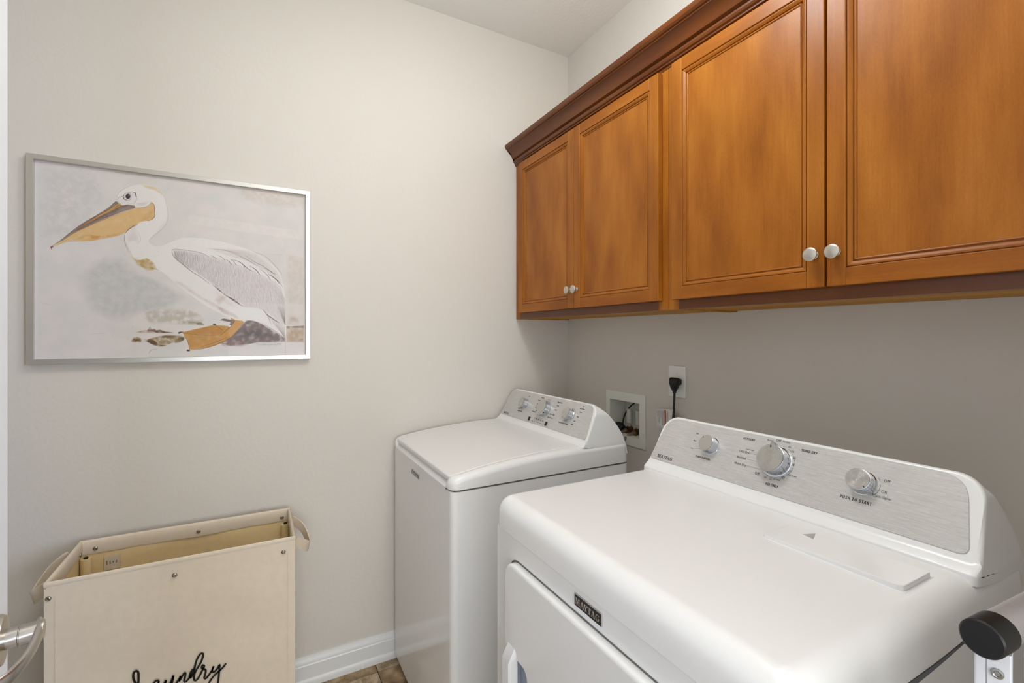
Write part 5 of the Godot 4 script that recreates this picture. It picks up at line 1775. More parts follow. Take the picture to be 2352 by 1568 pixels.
	wash([Vector2(303, 128), Vector2(302, 135), Vector2(299, 140), Vector2(295, 143), Vector2(290, 142), Vector2(287, 137), Vector2(286, 131), Vector2(287, 124), Vector2(290, 118), Vector2(295, 115), Vector2(299, 116), Vector2(302, 121)], Color(0.07, 0.05, 0.05), 0.97, 2, 0)
	pen([Vector2(280, 123), Vector2(278, 136), Vector2(283, 147), Vector2(291, 150)], Color(0.18, 0.13, 0.13), 3.4, 0.9)
	wash([Vector2(300, 123), Vector2(300, 124), Vector2(299, 126), Vector2(298, 126), Vector2(297, 126), Vector2(296, 125), Vector2(296, 123), Vector2(296, 122), Vector2(297, 121), Vector2(298, 120), Vector2(299, 120), Vector2(300, 121)], Color(0.8, 0.78, 0.78), 0.8, 2, 0)
	wash([Vector2(450, 403), Vector2(471, 395), Vector2(502, 395), Vector2(554, 406), Vector2(592, 422), Vector2(630, 430), Vector2(680, 450), Vector2(743, 477), Vector2(802, 510), Vector2(838, 532), Vector2(868, 556), Vector2(893, 588), Vector2(902, 639), Vector2(908, 690), Vector2(911, 759), Vector2(908, 802), Vector2(886, 794), Vector2(850, 765), Vector2(814, 732), Vector2(772, 712), Vector2(735, 714), Vector2(709, 686), Vector2(669, 655), Vector2(630, 616), Vector2(597, 578), Vector2(560, 540), Vector2(523, 508), Vector2(486, 479), Vector2(458, 443)], Color(0.86, 0.83, 0.83), 0.85, 8, 0.12, true, 50)
	wash([Vector2(597, 381), Vector2(686, 367), Vector2(772, 382), Vector2(832, 431), Vector2(880, 495), Vector2(899, 562), Vector2(862, 539), Vector2(802, 476), Vector2(729, 433), Vector2(658, 411)], Color(0.85, 0.815, 0.81), 0.6, 16, 0.2, true, 51)
	var rng := RandomNumberGenerator.new()
	rng.seed = 5
	var top_edge := [Vector2(455, 400), Vector2(502, 397), Vector2(560, 411), Vector2(625, 434), Vector2(680, 458), Vector2(743, 485), Vector2(802, 518), Vector2(844, 549), Vector2(886, 597), Vector2(903, 648)]
	var low_edge := [Vector2(458, 443), Vector2(486, 479), Vector2(523, 508), Vector2(560, 540), Vector2(597, 578), Vector2(630, 616), Vector2(680, 658), Vector2(735, 709), Vector2(820, 744), Vector2(905, 798)]
	for row in 34:
		for col in 64:
			var f := (col + rng.randf() * 0.8) / 64.0 * 8.99
			var i := int(f)
			var a: Vector2 = top_edge[i].lerp(top_edge[i + 1], f - i)
			var b: Vector2 = low_edge[i].lerp(low_edge[i + 1], f - i)
			var g := (row + rng.randf() * 0.7) / 34.0
			var p := a.lerp(b, g)
			var d := (b - a).normalized().lerp(Vector2(0.55, 0.84), 0.35 + 0.4 * f / 9.0).normalized()
			if (b - a).length() * (1.0 - g) < 12.0:
				continue
			var len := rng.randf_range(12.0, 30.0)
			var sh := rng.randf_range(0.40, 0.56)
			pen([p, p + d * len * 0.5 + Vector2(1.2, 0), p + d * len], Color(sh, sh * 0.92, sh * 0.92), 1.4, rng.randf_range(0.10, 0.28))
	pen([Vector2(450, 417), Vector2(453, 399), Vector2(471, 395), Vector2(502, 396)], Color(0.3, 0.25, 0.26), 1.6, 0.8)
	pen([Vector2(497, 397), Vector2(538, 401), Vector2(570, 412), Vector2(589, 426)], Color(0.3, 0.25, 0.26), 1.8, 0.8)
	pen([Vector2(595, 417), Vector2(608, 424), Vector2(620, 434)], Color(0.3, 0.25, 0.26), 2.4, 0.8)
	pen([Vector2(625, 414), Vector2(644, 427), Vector2(655, 446)], Color(0.3, 0.25, 0.26), 2.4, 0.8)
	pen([Vector2(655, 434), Vector2(669, 446), Vector2(680, 466)], Color(0.3, 0.25, 0.26), 2.8, 0.8)
	pen([Vector2(675, 432), Vector2(689, 445), Vector2(700, 466)], Color(0.3, 0.25, 0.26), 2.6, 0.8)
	pen([Vector2(678, 431), Vector2(714, 446), Vector2(743, 477), Vector2(766, 496)], Color(0.3, 0.25, 0.26), 3.4, 0.8)
	pen([Vector2(714, 444), Vector2(729, 462), Vector2(732, 476)], Color(0.3, 0.25, 0.26), 3.6, 0.8)
	pen([Vector2(755, 463), Vector2(781, 486), Vector2(797, 514)], Color(0.3, 0.25, 0.26), 4.2, 0.8)
	pen([Vector2(737, 405), Vector2(778, 440), Vector2(820, 466), Vector2(856, 505)], Color(0.3, 0.25, 0.26), 2.0, 0.8)
	pen([Vector2(796, 476), Vector2(826, 508), Vector2(844, 544)], Color(0.3, 0.25, 0.26), 2.6, 0.8)
	pen([Vector2(814, 469), Vector2(844, 489), Vector2(868, 509)], Color(0.3, 0.25, 0.26), 2.6, 0.8)
	pen([Vector2(832, 507), Vector2(862, 530), Vector2(883, 563)], Color(0.3, 0.25, 0.26), 4.4, 0.8)
	pen([Vector2(844, 511), Vector2(874, 542), Vector2(896, 579)], Color(0.3, 0.25, 0.26), 1.8, 0.8)
	pen([Vector2(772, 378), Vector2(820, 399), Vector2(862, 450), Vector2(893, 502)], Color(0.3, 0.25, 0.26), 1.2, 0.8)
	pen([Vector2(709, 406), Vector2(749, 431), Vector2(784, 461)], Color(0.3, 0.25, 0.26), 1.6, 0.8)
	pen([Vector2(576, 377), Vector2(658, 384), Vector2(732, 424)], Color(0.58, 0.53, 0.53), 1.2, 0.4)
	pen([Vector2(586, 377), Vector2(668, 387), Vector2(742, 431)], Color(0.58, 0.53, 0.53), 1.2, 0.4)
	pen([Vector2(597, 377), Vector2(679, 390), Vector2(752, 439)], Color(0.58, 0.53, 0.53), 1.2, 0.4)
	pen([Vector2(607, 376), Vector2(689, 392), Vector2(762, 446)], Color(0.58, 0.53, 0.53), 1.2, 0.4)
	pen([Vector2(618, 376), Vector2(700, 395), Vector2(773, 453)], Color(0.58, 0.53, 0.53), 1.2, 0.4)
	pen([Vector2(628, 375), Vector2(710, 398), Vector2(783, 461)], Color(0.58, 0.53, 0.53), 1.2, 0.4)
	pen([Vector2(639, 375), Vector2(721, 401), Vector2(794, 468)], Color(0.58, 0.53, 0.53), 1.2, 0.4)
	pen([Vector2(649, 375), Vector2(731, 403), Vector2(804, 476)], Color(0.58, 0.53, 0.53), 1.2, 0.4)
	pen([Vector2(660, 374), Vector2(742, 406), Vector2(815, 483)], Color(0.58, 0.53, 0.53), 1.2, 0.4)
	pen([Vector2(671, 374), Vector2(753, 409), Vector2(825, 491)], Color(0.58, 0.53, 0.53), 1.2, 0.4)
	pen([Vector2(682, 373), Vector2(763, 411), Vector2(836, 498)], Color(0.58, 0.53, 0.53), 1.2, 0.4)
	pen([Vector2(693, 373), Vector2(774, 414), Vector2(847, 506)], Color(0.58, 0.53, 0.53), 1.2, 0.4)
	pen([Vector2(703, 373), Vector2(785, 417), Vector2(857, 514)], Color(0.58, 0.53, 0.53), 1.2, 0.4)
	pen([Vector2(714, 372), Vector2(796, 420), Vector2(868, 521)], Color(0.58, 0.53, 0.53), 1.2, 0.4)
	pen([Vector2(451, 413), Vector2(455, 436), Vector2(471, 457), Vector2(497, 486), Vector2(523, 516), Vector2(560, 548), Vector2(592, 582)], Color(0.42, 0.34, 0.33), 3.4, 0.8)
	wash([Vector2(595, 578), Vector2(625, 604), Vector2(658, 643), Vector2(692, 666), Vector2(714, 692), Vector2(735, 714), Vector2(709, 698), Vector2(675, 667), Vector2(636, 628)], Color(0.33, 0.24, 0.22), 0.8, 8, 0.4, true, 53)
	wash([Vector2(630, 640), Vector2(658, 647), Vector2(652, 684), Vector2(630, 701), Vector2(608, 674)], Color(0.78, 0.68, 0.63), 0.4, 30, 0.4, true, 54)
	wash([Vector2(686, 764), Vector2(729, 722), Vector2(772, 716), Vector2(814, 732), Vector2(844, 782), Vector2(832, 812), Vector2(796, 799), Vector2(743, 784), Vector2(709, 801)], Color(0.91, 0.895, 0.89), 0.9, 14, 0.1, true, 55)
	wash([Vector2(814, 728), Vector2(862, 769), Vector2(893, 811), Vector2(908, 892), Vector2(886, 875), Vector2(844, 833), Vector2(808, 808), Vector2(838, 790)], Color(0.9, 0.885, 0.88), 0.92, 6, 0.1, true, 56)
	pen([Vector2(812, 726), Vector2(832, 757), Vector2(856, 781), Vector2(880, 802)], Color(0.24, 0.19, 0.19), 5.0, 0.85)
	pen([Vector2(817, 732), Vector2(832, 765), Vector2(844, 807)], Color(0.35, 0.29, 0.28), 2.6, 0.7)
	pen([Vector2(832, 757), Vector2(862, 815), Vector2(905, 890)], Color(0.5, 0.43, 0.4), 1.4, 0.6)
	pen([Vector2(838, 759), Vector2(866, 817), Vector2(905, 890)], Color(0.5, 0.43, 0.4), 1.4, 0.6)
	pen([Vector2(844, 761), Vector2(870, 818), Vector2(905, 890)], Color(0.5, 0.43, 0.4), 1.4, 0.6)
	pen([Vector2(851, 763), Vector2(874, 820), Vector2(905, 890)], Color(0.5, 0.43, 0.4), 1.4, 0.6)
	pen([Vector2(857, 765), Vector2(877, 821), Vector2(905, 890)], Color(0.5, 0.43, 0.4), 1.4, 0.6)
	pen([Vector2(863, 767), Vector2(881, 823), Vector2(905, 890)], Color(0.5, 0.43, 0.4), 1.4, 0.6)
	pen([Vector2(870, 770), Vector2(885, 824), Vector2(905, 890)], Color(0.5, 0.43, 0.4), 1.4, 0.6)
	pen([Vector2(876, 772), Vector2(889, 826), Vector2(905, 890)], Color(0.5, 0.43, 0.4), 1.4, 0.6)
	pen([Vector2(882, 774), Vector2(893, 827), Vector2(905, 890)], Color(0.5, 0.43, 0.4), 1.4, 0.6)
	pen([Vector2(889, 776), Vector2(897, 829), Vector2(905, 890)], Color(0.5, 0.43, 0.4), 1.4, 0.6)
	pen([Vector2(895, 778), Vector2(901, 830), Vector2(905, 890)], Color(0.5, 0.43, 0.4), 1.4, 0.6)
	pen([Vector2(902, 781), Vector2(905, 832), Vector2(905, 890)], Color(0.5, 0.43, 0.4), 1.4, 0.6)
	pen([Vector2(874, 700), Vector2(889, 755), Vector2(908, 815)], Color(0.45, 0.37, 0.34), 1.5, 0.6)
	pen([Vector2(878, 702), Vector2(892, 756), Vector2(908, 815)], Color(0.45, 0.37, 0.34), 1.5, 0.6)
	pen([Vector2(881, 704), Vector2(894, 757), Vector2(908, 815)], Color(0.45, 0.37, 0.34), 1.5, 0.6)
	pen([Vector2(884, 705), Vector2(896, 758), Vector2(908, 815)], Color(0.45, 0.37, 0.34), 1.5, 0.6)
	pen([Vector2(888, 707), Vector2(898, 759), Vector2(908, 815)], Color(0.45, 0.37, 0.34), 1.5, 0.6)
	pen([Vector2(891, 709), Vector2(900, 760), Vector2(908, 815)], Color(0.45, 0.37, 0.34), 1.5, 0.6)
	pen([Vector2(895, 711), Vector2(902, 761), Vector2(908, 815)], Color(0.45, 0.37, 0.34), 1.5, 0.6)
	pen([Vector2(898, 713), Vector2(904, 761), Vector2(908, 815)], Color(0.45, 0.37, 0.34), 1.5, 0.6)
	pen([Vector2(901, 714), Vector2(906, 762), Vector2(908, 815)], Color(0.45, 0.37, 0.34), 1.5, 0.6)
	pen([Vector2(905, 716), Vector2(908, 763), Vector2(908, 815)], Color(0.45, 0.37, 0.34), 1.5, 0.6)
	pen([Vector2(802, 799), Vector2(844, 837), Vector2(886, 875), Vector2(908, 892)], Color(0.45, 0.38, 0.36), 2.2, 0.7)
	pen([Vector2(619, 706), Vector2(633, 729), Vector2(639, 745)], Color(0.66, 0.55, 0.5), 1.2, 0.5)
	pen([Vector2(623, 708), Vector2(636, 731), Vector2(642, 747)], Color(0.66, 0.55, 0.5), 1.2, 0.5)
	pen([Vector2(626, 710), Vector2(640, 733), Vector2(645, 749)], Color(0.66, 0.55, 0.5), 1.2, 0.5)
	pen([Vector2(629, 712), Vector2(643, 735), Vector2(648, 751)], Color(0.66, 0.55, 0.5), 1.2, 0.5)
	pen([Vector2(633, 714), Vector2(646, 737), Vector2(652, 753)], Color(0.66, 0.55, 0.5), 1.2, 0.5)
	pen([Vector2(636, 716), Vector2(649, 739), Vector2(655, 755)], Color(0.66, 0.55, 0.5), 1.2, 0.5)
	pen([Vector2(640, 719), Vector2(653, 741), Vector2(658, 756)], Color(0.66, 0.55, 0.5), 1.2, 0.5)
	pen([Vector2(643, 721), Vector2(656, 743), Vector2(662, 758)], Color(0.66, 0.55, 0.5), 1.2, 0.5)
	pen([Vector2(647, 723), Vector2(659, 746), Vector2(665, 760)], Color(0.66, 0.55, 0.5), 1.2, 0.5)
	pen([Vector2(650, 725), Vector2(663, 748), Vector2(668, 762)], Color(0.66, 0.55, 0.5), 1.2, 0.5)
	pen([Vector2(653, 727), Vector2(666, 750), Vector2(672, 764)], Color(0.66, 0.55, 0.5), 1.2, 0.5)
	pen([Vector2(657, 730), Vector2(669, 752), Vector2(675, 766)], Color(0.66, 0.55, 0.5), 1.2, 0.5)
	pen([Vector2(660, 732), Vector2(673, 754), Vector2(678, 768)], Color(0.66, 0.55, 0.5), 1.2, 0.5)
	pen([Vector2(664, 734), Vector2(676, 756), Vector2(682, 769)], Color(0.66, 0.55, 0.5), 1.2, 0.5)
	pen([Vector2(667, 736), Vector2(679, 758), Vector2(685, 771)], Color(0.66, 0.55, 0.5), 1.2, 0.5)
	pen([Vector2(671, 739), Vector2(683, 760), Vector2(688, 773)], Color(0.66, 0.55, 0.5), 1.2, 0.5)
	pen([Vector2(674, 741), Vector2(686, 762), Vector2(692, 775)], Color(0.66, 0.55, 0.5), 1.2, 0.5)
	pen([Vector2(678, 743), Vector2(690, 764), Vector2(695, 777)], Color(0.66, 0.55, 0.5), 1.2, 0.5)
	pen([Vector2(681, 745), Vector2(693, 766), Vector2(699, 779)], Color(0.66, 0.55, 0.5), 1.2, 0.5)
	pen([Vector2(685, 748), Vector2(696, 768), Vector2(702, 781)], Color(0.66, 0.55, 0.5), 1.2, 0.5)
	pen([Vector2(688, 750), Vector2(700, 770), Vector2(705, 783)], Color(0.66, 0.55, 0.5), 1.2, 0.5)
	pen([Vector2(692, 752), Vector2(703, 772), Vector2(709, 784)], Color(0.66, 0.55, 0.5), 1.2, 0.5)
	wash([Vector2(488, 862), Vector2(531, 846), Vector2(609, 819), Vector2(632, 821), Vector2(668, 826), Vector2(674, 840), Vector2(648, 878), Vector2(668, 893), Vector2(655, 916), Vector2(613, 940), Vector2(565, 955), Vector2(515, 962), Vector2(513, 938), Vector2(506, 906), Vector2(494, 881)], Color(0.77, 0.56, 0.25), 0.97, 5, 0.15, false, 57)
	wash([Vector2(488, 862), Vector2(531, 848), Vector2(609, 821), Vector2(645, 845), Vector2(638, 878), Vector2(568, 878)], Color(0.70, 0.47, 0.17), 0.45, 20, 0.5, true, 58)
	wash([Vector2(674, 773), Vector2(698, 787), Vector2(728, 796), Vector2(714, 830), Vector2(698, 859), Vector2(674, 893), Vector2(651, 893), Vector2(638, 873), Vector2(661, 845), Vector2(681, 816)], Color(0.79, 0.57, 0.25), 0.97, 5, 0.15, true, 59)
	wash([Vector2(634, 790), Vector2(651, 784), Vector2(684, 787), Vector2(694, 796), Vector2(681, 821), Vector2(668, 814), Vector2(674, 804), Vector2(648, 795)], Color(0.48, 0.4, 0.36), 0.95, 5, 0.2, true, 60)
	pen([Vector2(488, 867), Vector2(537, 874), Vector2(587, 879), Vector2(638, 876)], Color(0.36, 0.22, 0.08), 2.6, 0.85)
	pen([Vector2(638, 876), Vector2(655, 854), Vector2(678, 825), Vector2(693, 796)], Color(0.36, 0.22, 0.08), 2.6, 0.85)
	pen([Vector2(728, 798), Vector2(711, 840), Vector2(684, 885), Vector2(668, 895)], Color(0.36, 0.22, 0.08), 2.6, 0.85)
	pen([Vector2(668, 895), Vector2(625, 930), Vector2(568, 955), Vector2(515, 964)], Color(0.36, 0.22, 0.08), 2.6, 0.85)
	pen([Vector2(494, 881), Vector2(506, 906), Vector2(513, 938), Vector2(515, 962)], Color(0.36, 0.22, 0.08), 2.6, 0.85)
	pen([Vector2(613, 821), Vector2(632, 838), Vector2(645, 850)], Color(0.36, 0.22, 0.08), 2.6, 0.85)
	pen([Vector2(661, 890), Vector2(625, 914), Vector2(568, 941)], Color(0.36, 0.22, 0.08), 2.6, 0.85)
	pen([Vector2(494, 870), Vector2(495, 879)], Color(0.85, 0.68, 0.38), 2.0, 0.6, false)
	pen([Vector2(499, 870), Vector2(500, 879)], Color(0.85, 0.68, 0.38), 2.0, 0.6, false)
	pen([Vector2(505, 870), Vector2(505, 879)], Color(0.85, 0.68, 0.38), 2.0, 0.6, false)
	pen([Vector2(510, 871), Vector2(511, 880)], Color(0.85, 0.68, 0.38), 2.0, 0.6, false)
	pen([Vector2(515, 871), Vector2(516, 880)], Color(0.85, 0.68, 0.38), 2.0, 0.6, false)
	pen([Vector2(521, 871), Vector2(521, 880)], Color(0.85, 0.68, 0.38), 2.0, 0.6, false)
	pen([Vector2(526, 872), Vector2(527, 880)], Color(0.85, 0.68, 0.38), 2.0, 0.6, false)
	pen([Vector2(532, 872), Vector2(532, 880)], Color(0.85, 0.68, 0.38), 2.0, 0.6, false)
	pen([Vector2(537, 872), Vector2(538, 880)], Color(0.85, 0.68, 0.38), 2.0, 0.6, false)
	pen([Vector2(543, 872), Vector2(543, 880)], Color(0.85, 0.68, 0.38), 2.0, 0.6, false)
	pen([Vector2(548, 873), Vector2(549, 881)], Color(0.85, 0.68, 0.38), 2.0, 0.6, false)
	pen([Vector2(554, 873), Vector2(554, 881)], Color(0.85, 0.68, 0.38), 2.0, 0.6, false)
	pen([Vector2(559, 873), Vector2(560, 881)], Color(0.85, 0.68, 0.38), 2.0, 0.6, false)
	pen([Vector2(565, 874), Vector2(565, 881)], Color(0.85, 0.68, 0.38), 2.0, 0.6, false)
	pen([Vector2(570, 874), Vector2(571, 881)], Color(0.85, 0.68, 0.38), 2.0, 0.6, false)
	pen([Vector2(576, 874), Vector2(576, 881)], Color(0.85, 0.68, 0.38), 2.0, 0.6, false)
	pen([Vector2(581, 875), Vector2(582, 882)], Color(0.85, 0.68, 0.38), 2.0, 0.6, false)
	pen([Vector2(587, 875), Vector2(587, 882)], Color(0.85, 0.68, 0.38), 2.0, 0.6, false)
	pen([Vector2(592, 875), Vector2(593, 882)], Color(0.85, 0.68, 0.38), 2.0, 0.6, false)
	pen([Vector2(598, 875), Vector2(599, 882)], Color(0.85, 0.68, 0.38), 2.0, 0.6, false)
	pen([Vector2(604, 876), Vector2(604, 882)], Color(0.85, 0.68, 0.38), 2.0, 0.6, false)
	pen([Vector2(609, 876), Vector2(610, 882)], Color(0.85, 0.68, 0.38), 2.0, 0.6, false)
	pen([Vector2(615, 876), Vector2(616, 882)], Color(0.85, 0.68, 0.38), 2.0, 0.6, false)
	pen([Vector2(621, 877), Vector2(621, 883)], Color(0.85, 0.68, 0.38), 2.0, 0.6, false)
	pen([Vector2(626, 877), Vector2(627, 883)], Color(0.85, 0.68, 0.38), 2.0, 0.6, false)
	pen([Vector2(632, 877), Vector2(633, 883)], Color(0.85, 0.68, 0.38), 2.0, 0.6, false)
	pen([Vector2(655, 898), Vector2(660, 906)], Color(0.84, 0.66, 0.36), 2.0, 0.6, false)
	pen([Vector2(649, 900), Vector2(654, 908)], Color(0.84, 0.66, 0.36), 2.0, 0.6, false)
	pen([Vector2(643, 903), Vector2(648, 910)], Color(0.84, 0.66, 0.36), 2.0, 0.6, false)
	pen([Vector2(638, 905), Vector2(643, 912)], Color(0.84, 0.66, 0.36), 2.0, 0.6, false)
	pen([Vector2(632, 907), Vector2(637, 914)], Color(0.84, 0.66, 0.36), 2.0, 0.6, false)
	pen([Vector2(626, 909), Vector2(631, 917)], Color(0.84, 0.66, 0.36), 2.0, 0.6, false)
	pen([Vector2(621, 911), Vector2(626, 919)], Color(0.84, 0.66, 0.36), 2.0, 0.6, false)
	pen([Vector2(615, 913), Vector2(620, 921)], Color(0.84, 0.66, 0.36), 2.0, 0.6, false)
	pen([Vector2(610, 915), Vector2(615, 923)], Color(0.84, 0.66, 0.36), 2.0, 0.6, false)
	pen([Vector2(604, 917), Vector2(609, 925)], Color(0.84, 0.66, 0.36), 2.0, 0.6, false)
	pen([Vector2(599, 920), Vector2(603, 927)], Color(0.84, 0.66, 0.36), 2.0, 0.6, false)
	pen([Vector2(593, 922), Vector2(598, 929)], Color(0.84, 0.66, 0.36), 2.0, 0.6, false)
	pen([Vector2(588, 924), Vector2(592, 931)], Color(0.84, 0.66, 0.36), 2.0, 0.6, false)
	pen([Vector2(582, 926), Vector2(587, 933)], Color(0.84, 0.66, 0.36), 2.0, 0.6, false)
	pen([Vector2(577, 928), Vector2(581, 935)], Color(0.84, 0.66, 0.36), 2.0, 0.6, false)
	pen([Vector2(571, 930), Vector2(576, 938)], Color(0.84, 0.66, 0.36), 2.0, 0.6, false)
	pen([Vector2(566, 932), Vector2(570, 940)], Color(0.84, 0.66, 0.36), 2.0, 0.6, false)
	pen([Vector2(560, 934), Vector2(565, 942)], Color(0.84, 0.66, 0.36), 2.0, 0.6, false)
	pen([Vector2(555, 936), Vector2(559, 944)], Color(0.84, 0.66, 0.36), 2.0, 0.6, false)
	pen([Vector2(549, 938), Vector2(554, 946)], Color(0.84, 0.66, 0.36), 2.0, 0.6, false)
	pen([Vector2(544, 940), Vector2(548, 948)], Color(0.84, 0.66, 0.36), 2.0, 0.6, false)
	pen([Vector2(538, 942), Vector2(543, 950)], Color(0.84, 0.66, 0.36), 2.0, 0.6, false)
	pen([Vector2(533, 944), Vector2(538, 952)], Color(0.84, 0.66, 0.36), 2.0, 0.6, false)
	pen([Vector2(528, 946), Vector2(532, 954)], Color(0.84, 0.66, 0.36), 2.0, 0.6, false)
	wash([Vector2(470, 867), Vector2(476, 859), Vector2(494, 859), Vector2(482, 867), Vector2(476, 871)], Color(0.25, 0.2, 0.18), 0.95, 3, 0.1)
	wash([Vector2(603, 817), Vector2(609, 811), Vector2(619, 817), Vector2(613, 821)], Color(0.22, 0.18, 0.17), 0.95, 3, 0.1)
	wash([Vector2(503, 968), Vector2(506, 960), Vector2(517, 962), Vector2(514, 971)], Color(0.25, 0.2, 0.17), 0.95, 3, 0.1)
	pen([Vector2(634, 793), Vector2(645, 784), Vector2(661, 785)], Color(0.25, 0.2, 0.19), 4.0, 0.8)
	pen([Vector2(367, 981), Vector2(373, 963), Vector2(393, 955)], Color(0.72, 0.58, 0.48), 6, 0.4)
	for k in 170:
		var p := Vector2(rng.randf_range(10, 990), rng.randf_range(8, 990))
		var r := rng.randf_range(0.8, 2.4) if k % 9 else rng.randf_range(3.0, 5.0)
		var a := rng.randf_range(0.2, 0.7) if k % 9 else 0.25
		pen([p, p + Vector2(0.7, 0.4)], Color(0.36, 0.30, 0.28) if k % 3 else Color(0.62, 0.48, 0.36), r, a, false, false)
	pen([Vector2(15, 715), Vector2(47, 726)], Color(0.55, 0.52, 0.5), 1.4, 0.4)
	pen([Vector2(168, 872), Vector2(218, 868)], Color(0.55, 0.52, 0.5), 1.4, 0.4)
	pen([Vector2(173, 554), Vector2(203, 572)], Color(0.55, 0.52, 0.5), 1.4, 0.4)
	pen([Vector2(814, 385), Vector2(916, 381), Vector2(916, 813)], Color(0.8, 0.74, 0.71), 1.6, 0.5, false, false)
	var im := Image.create_from_data(PW, PH, false, Image.FORMAT_RGB8, px)
	px = PackedByteArray()
	return ImageTexture.create_from_image(im)


# ---------------------------------------------------------------- outlet, cord, tag, supply box
func build_outlet_and_valves() -> void:
	var t := thing("wall_outlet", "white wall outlet plate with a black plug, above the dryer", "outlet", Vector3(0.72, 1.122, 0.0))
	var b := MB.new()
	b.box(Vector3(0.6785, 1.1220, 0.0005), Vector3(0.7605, 1.2430, 0.0065), 0.004, 3)
	part("cover_plate", b, M.outlet_plastic, t)
	b = MB.new()
	b.lathe([Vector2(0, 0.0), Vector2(0.0175, 0.0), Vector2(0.0175, 0.0085), Vector2(0.0165, 0.0092), Vector2(0, 0.0092)], axis_at(Vector3(0.7190, 1.1830, 0.0005), Vector3(0, 0, 1)), 30)
	part("receptacle", b, M.outlet_plastic, t)
	for y in [1.2115, 1.1535]:
		b = MB.new()
		b.lathe([Vector2(0, 0.0), Vector2(0.0036, 0.0), Vector2(0.0032, 0.0012), Vector2(0, 0.0014)], axis_at(Vector3(0.7195, y, 0.0062), Vector3(0, 0, 1)), 16)
		b.box(Vector3(0.7165, y - 0.0003, 0.0072), Vector3(0.7225, y + 0.0003, 0.0079))
		part("screw", b, M.badge_silver, t)

	# the dryer's power cord: a right-angle plug and a flex that drops behind the console
	t = thing("power_cord", "black power cord with a flat plug in the outlet, dropping behind the dryer", "cord", Vector3(0.73, 0.0, 0.03))
	b = MB.new()
	var rings := []
	for q in [[1.1995, 0.0165, 0.004], [1.1975, 0.0205, 0.008], [1.1900, 0.0212, 0.0135], [1.1780, 0.0200, 0.0140], [1.1660, 0.0150, 0.0125], [1.1560, 0.0115, 0.0100], [1.1550, 0.0085, 0.0085], [1.1490, 0.0080, 0.0080], [1.1485, 0.0060, 0.0060], [1.1425, 0.0058, 0.0058]]:
		var r := PackedVector3Array()
		for k in 20:
			var a := TAU * k / 20.0
			var ca := signf(cos(a)) * pow(absf(cos(a)), 0.6)
			var sa := signf(sin(a)) * pow(absf(sin(a)), 0.6)
			r.append(Vector3(0.7300 + ca * q[1], q[0], 0.0290 + sa * q[2]))
		rings.append(r)
	b.loft(rings)
	b.box(Vector3(0.7170, 1.1720, 0.0098), Vector3(0.7490, 1.1960, 0.0300), 0.005, 2)
	part("plug", b, M.black_rubber, t, 40.0)
	b = MB.new()
	b.tube(smooth_path([Vector3(0.7300, 1.1440, 0.029), Vector3(0.7302, 1.110, 0.0305), Vector3(0.7310, 1.070, 0.034), Vector3(0.7350, 1.020, 0.042), Vector3(0.75, 0.92, 0.055), Vector3(0.79, 0.70, 0.06), Vector3(0.83, 0.35, 0.06), Vector3(0.87, 0.05, 0.07), Vector3(0.93, 0.006, 0.10)], 6), 0.0043, 12)
	part("flex", b, M.black_rubber, t)

	# warning tag tied to the cord
	var tag_tex := picture_of(512, 400, func(x, y): return tag_ink(x, y))
	var tm := mat("tag_print", Color(1, 1, 1), 0.5)
	tm.albedo_texture = tag_tex
	b = MB.new()
	var c0 := Vector3(0.6315, 1.0680, 0.026)
	var c1 := Vector3(0.7300, 1.0790, 0.0375)
	var c2 := Vector3(0.7270, 0.9950, 0.0375)
	var c3 := Vector3(0.6390, 1.0010, 0.028)
	var nn := (c1 - c0).cross(c3 - c0).normalized()
	if nn.z < 0.0:
		nn = -nn
	b.face(c3, c2, c1, c0, nn)
	b.face(c3 - nn * 0.0006, c2 - nn * 0.0006, c1 - nn * 0.0006, c0 - nn * 0.0006, -nn)
	for e in [[c0, c1], [c1, c2], [c2, c3], [c3, c0]]:
		var om: Vector3 = (e[0] + e[1]) * 0.5 - (c0 + c2) * 0.5
		b.face(e[0], e[1], e[1] - nn * 0.0006, e[0] - nn * 0.0006, om, [Vector2(0, 0), Vector2(0.01, 0), Vector2(0.01, 0.01), Vector2(0, 0.01)])
	solo("cord_tag", "white paper tag with an orange stripe and small print hanging on the black cord", "tag", Vector3(0.68, 0.99, 0.03), b, tm)

	# recessed washer supply box
	t = thing("supply_box", "cream plastic recessed washer supply box in the wall between washer and dryer", "supply box", Vector3(0.43, 0.884, 0.0))
	b = MB.new()
	var o := [Vector2(0.3085, 0.8840), Vector2(0.5535, 0.8840), Vector2(0.5535, 1.1110), Vector2(0.3085, 1.1110)]
	var i := [Vector2(0.3350, 0.9230), Vector2(0.5200, 0.9230), Vector2(0.5200, 1.0720), Vector2(0.3350, 1.0720)]
	var loops := [[o, 0.0003], [o, 0.0040], [o, 0.0058], [i, 0.0058], [i, 0.0], [i, -0.092]]
	rings = []
	for k in loops.size():
		var r := PackedVector3Array()
		for q in 4:
			var p: Vector2 = loops[k][0][q]
			if k == 2:
				p += (Vector2(0.431, 0.9975) - p) * 0.012
			r.append(Vector3(p.x, p.y, loops[k][1]))
		rings.append(r)
	b.loft(rings, false, false)
	part("frame", b, M.box_plastic, t, 20.0)
	b = MB.new()
	b.box(Vector3(0.331, 0.919, -0.098), Vector3(0.525, 1.076, -0.092))
	part("back_panel", b, M.box_plastic, t)
	b = MB.new()
	b.box(Vector3(0.3352, 1.0000, -0.0918), Vector3(0.5198, 1.0022, -0.0902), 0.0005)
	b.box(Vector3(0.3352, 0.9965, -0.0918), Vector3(0.5198, 0.9975, -0.0902), 0.0004)
	part("moulded_rib", b, M.box_plastic, t)
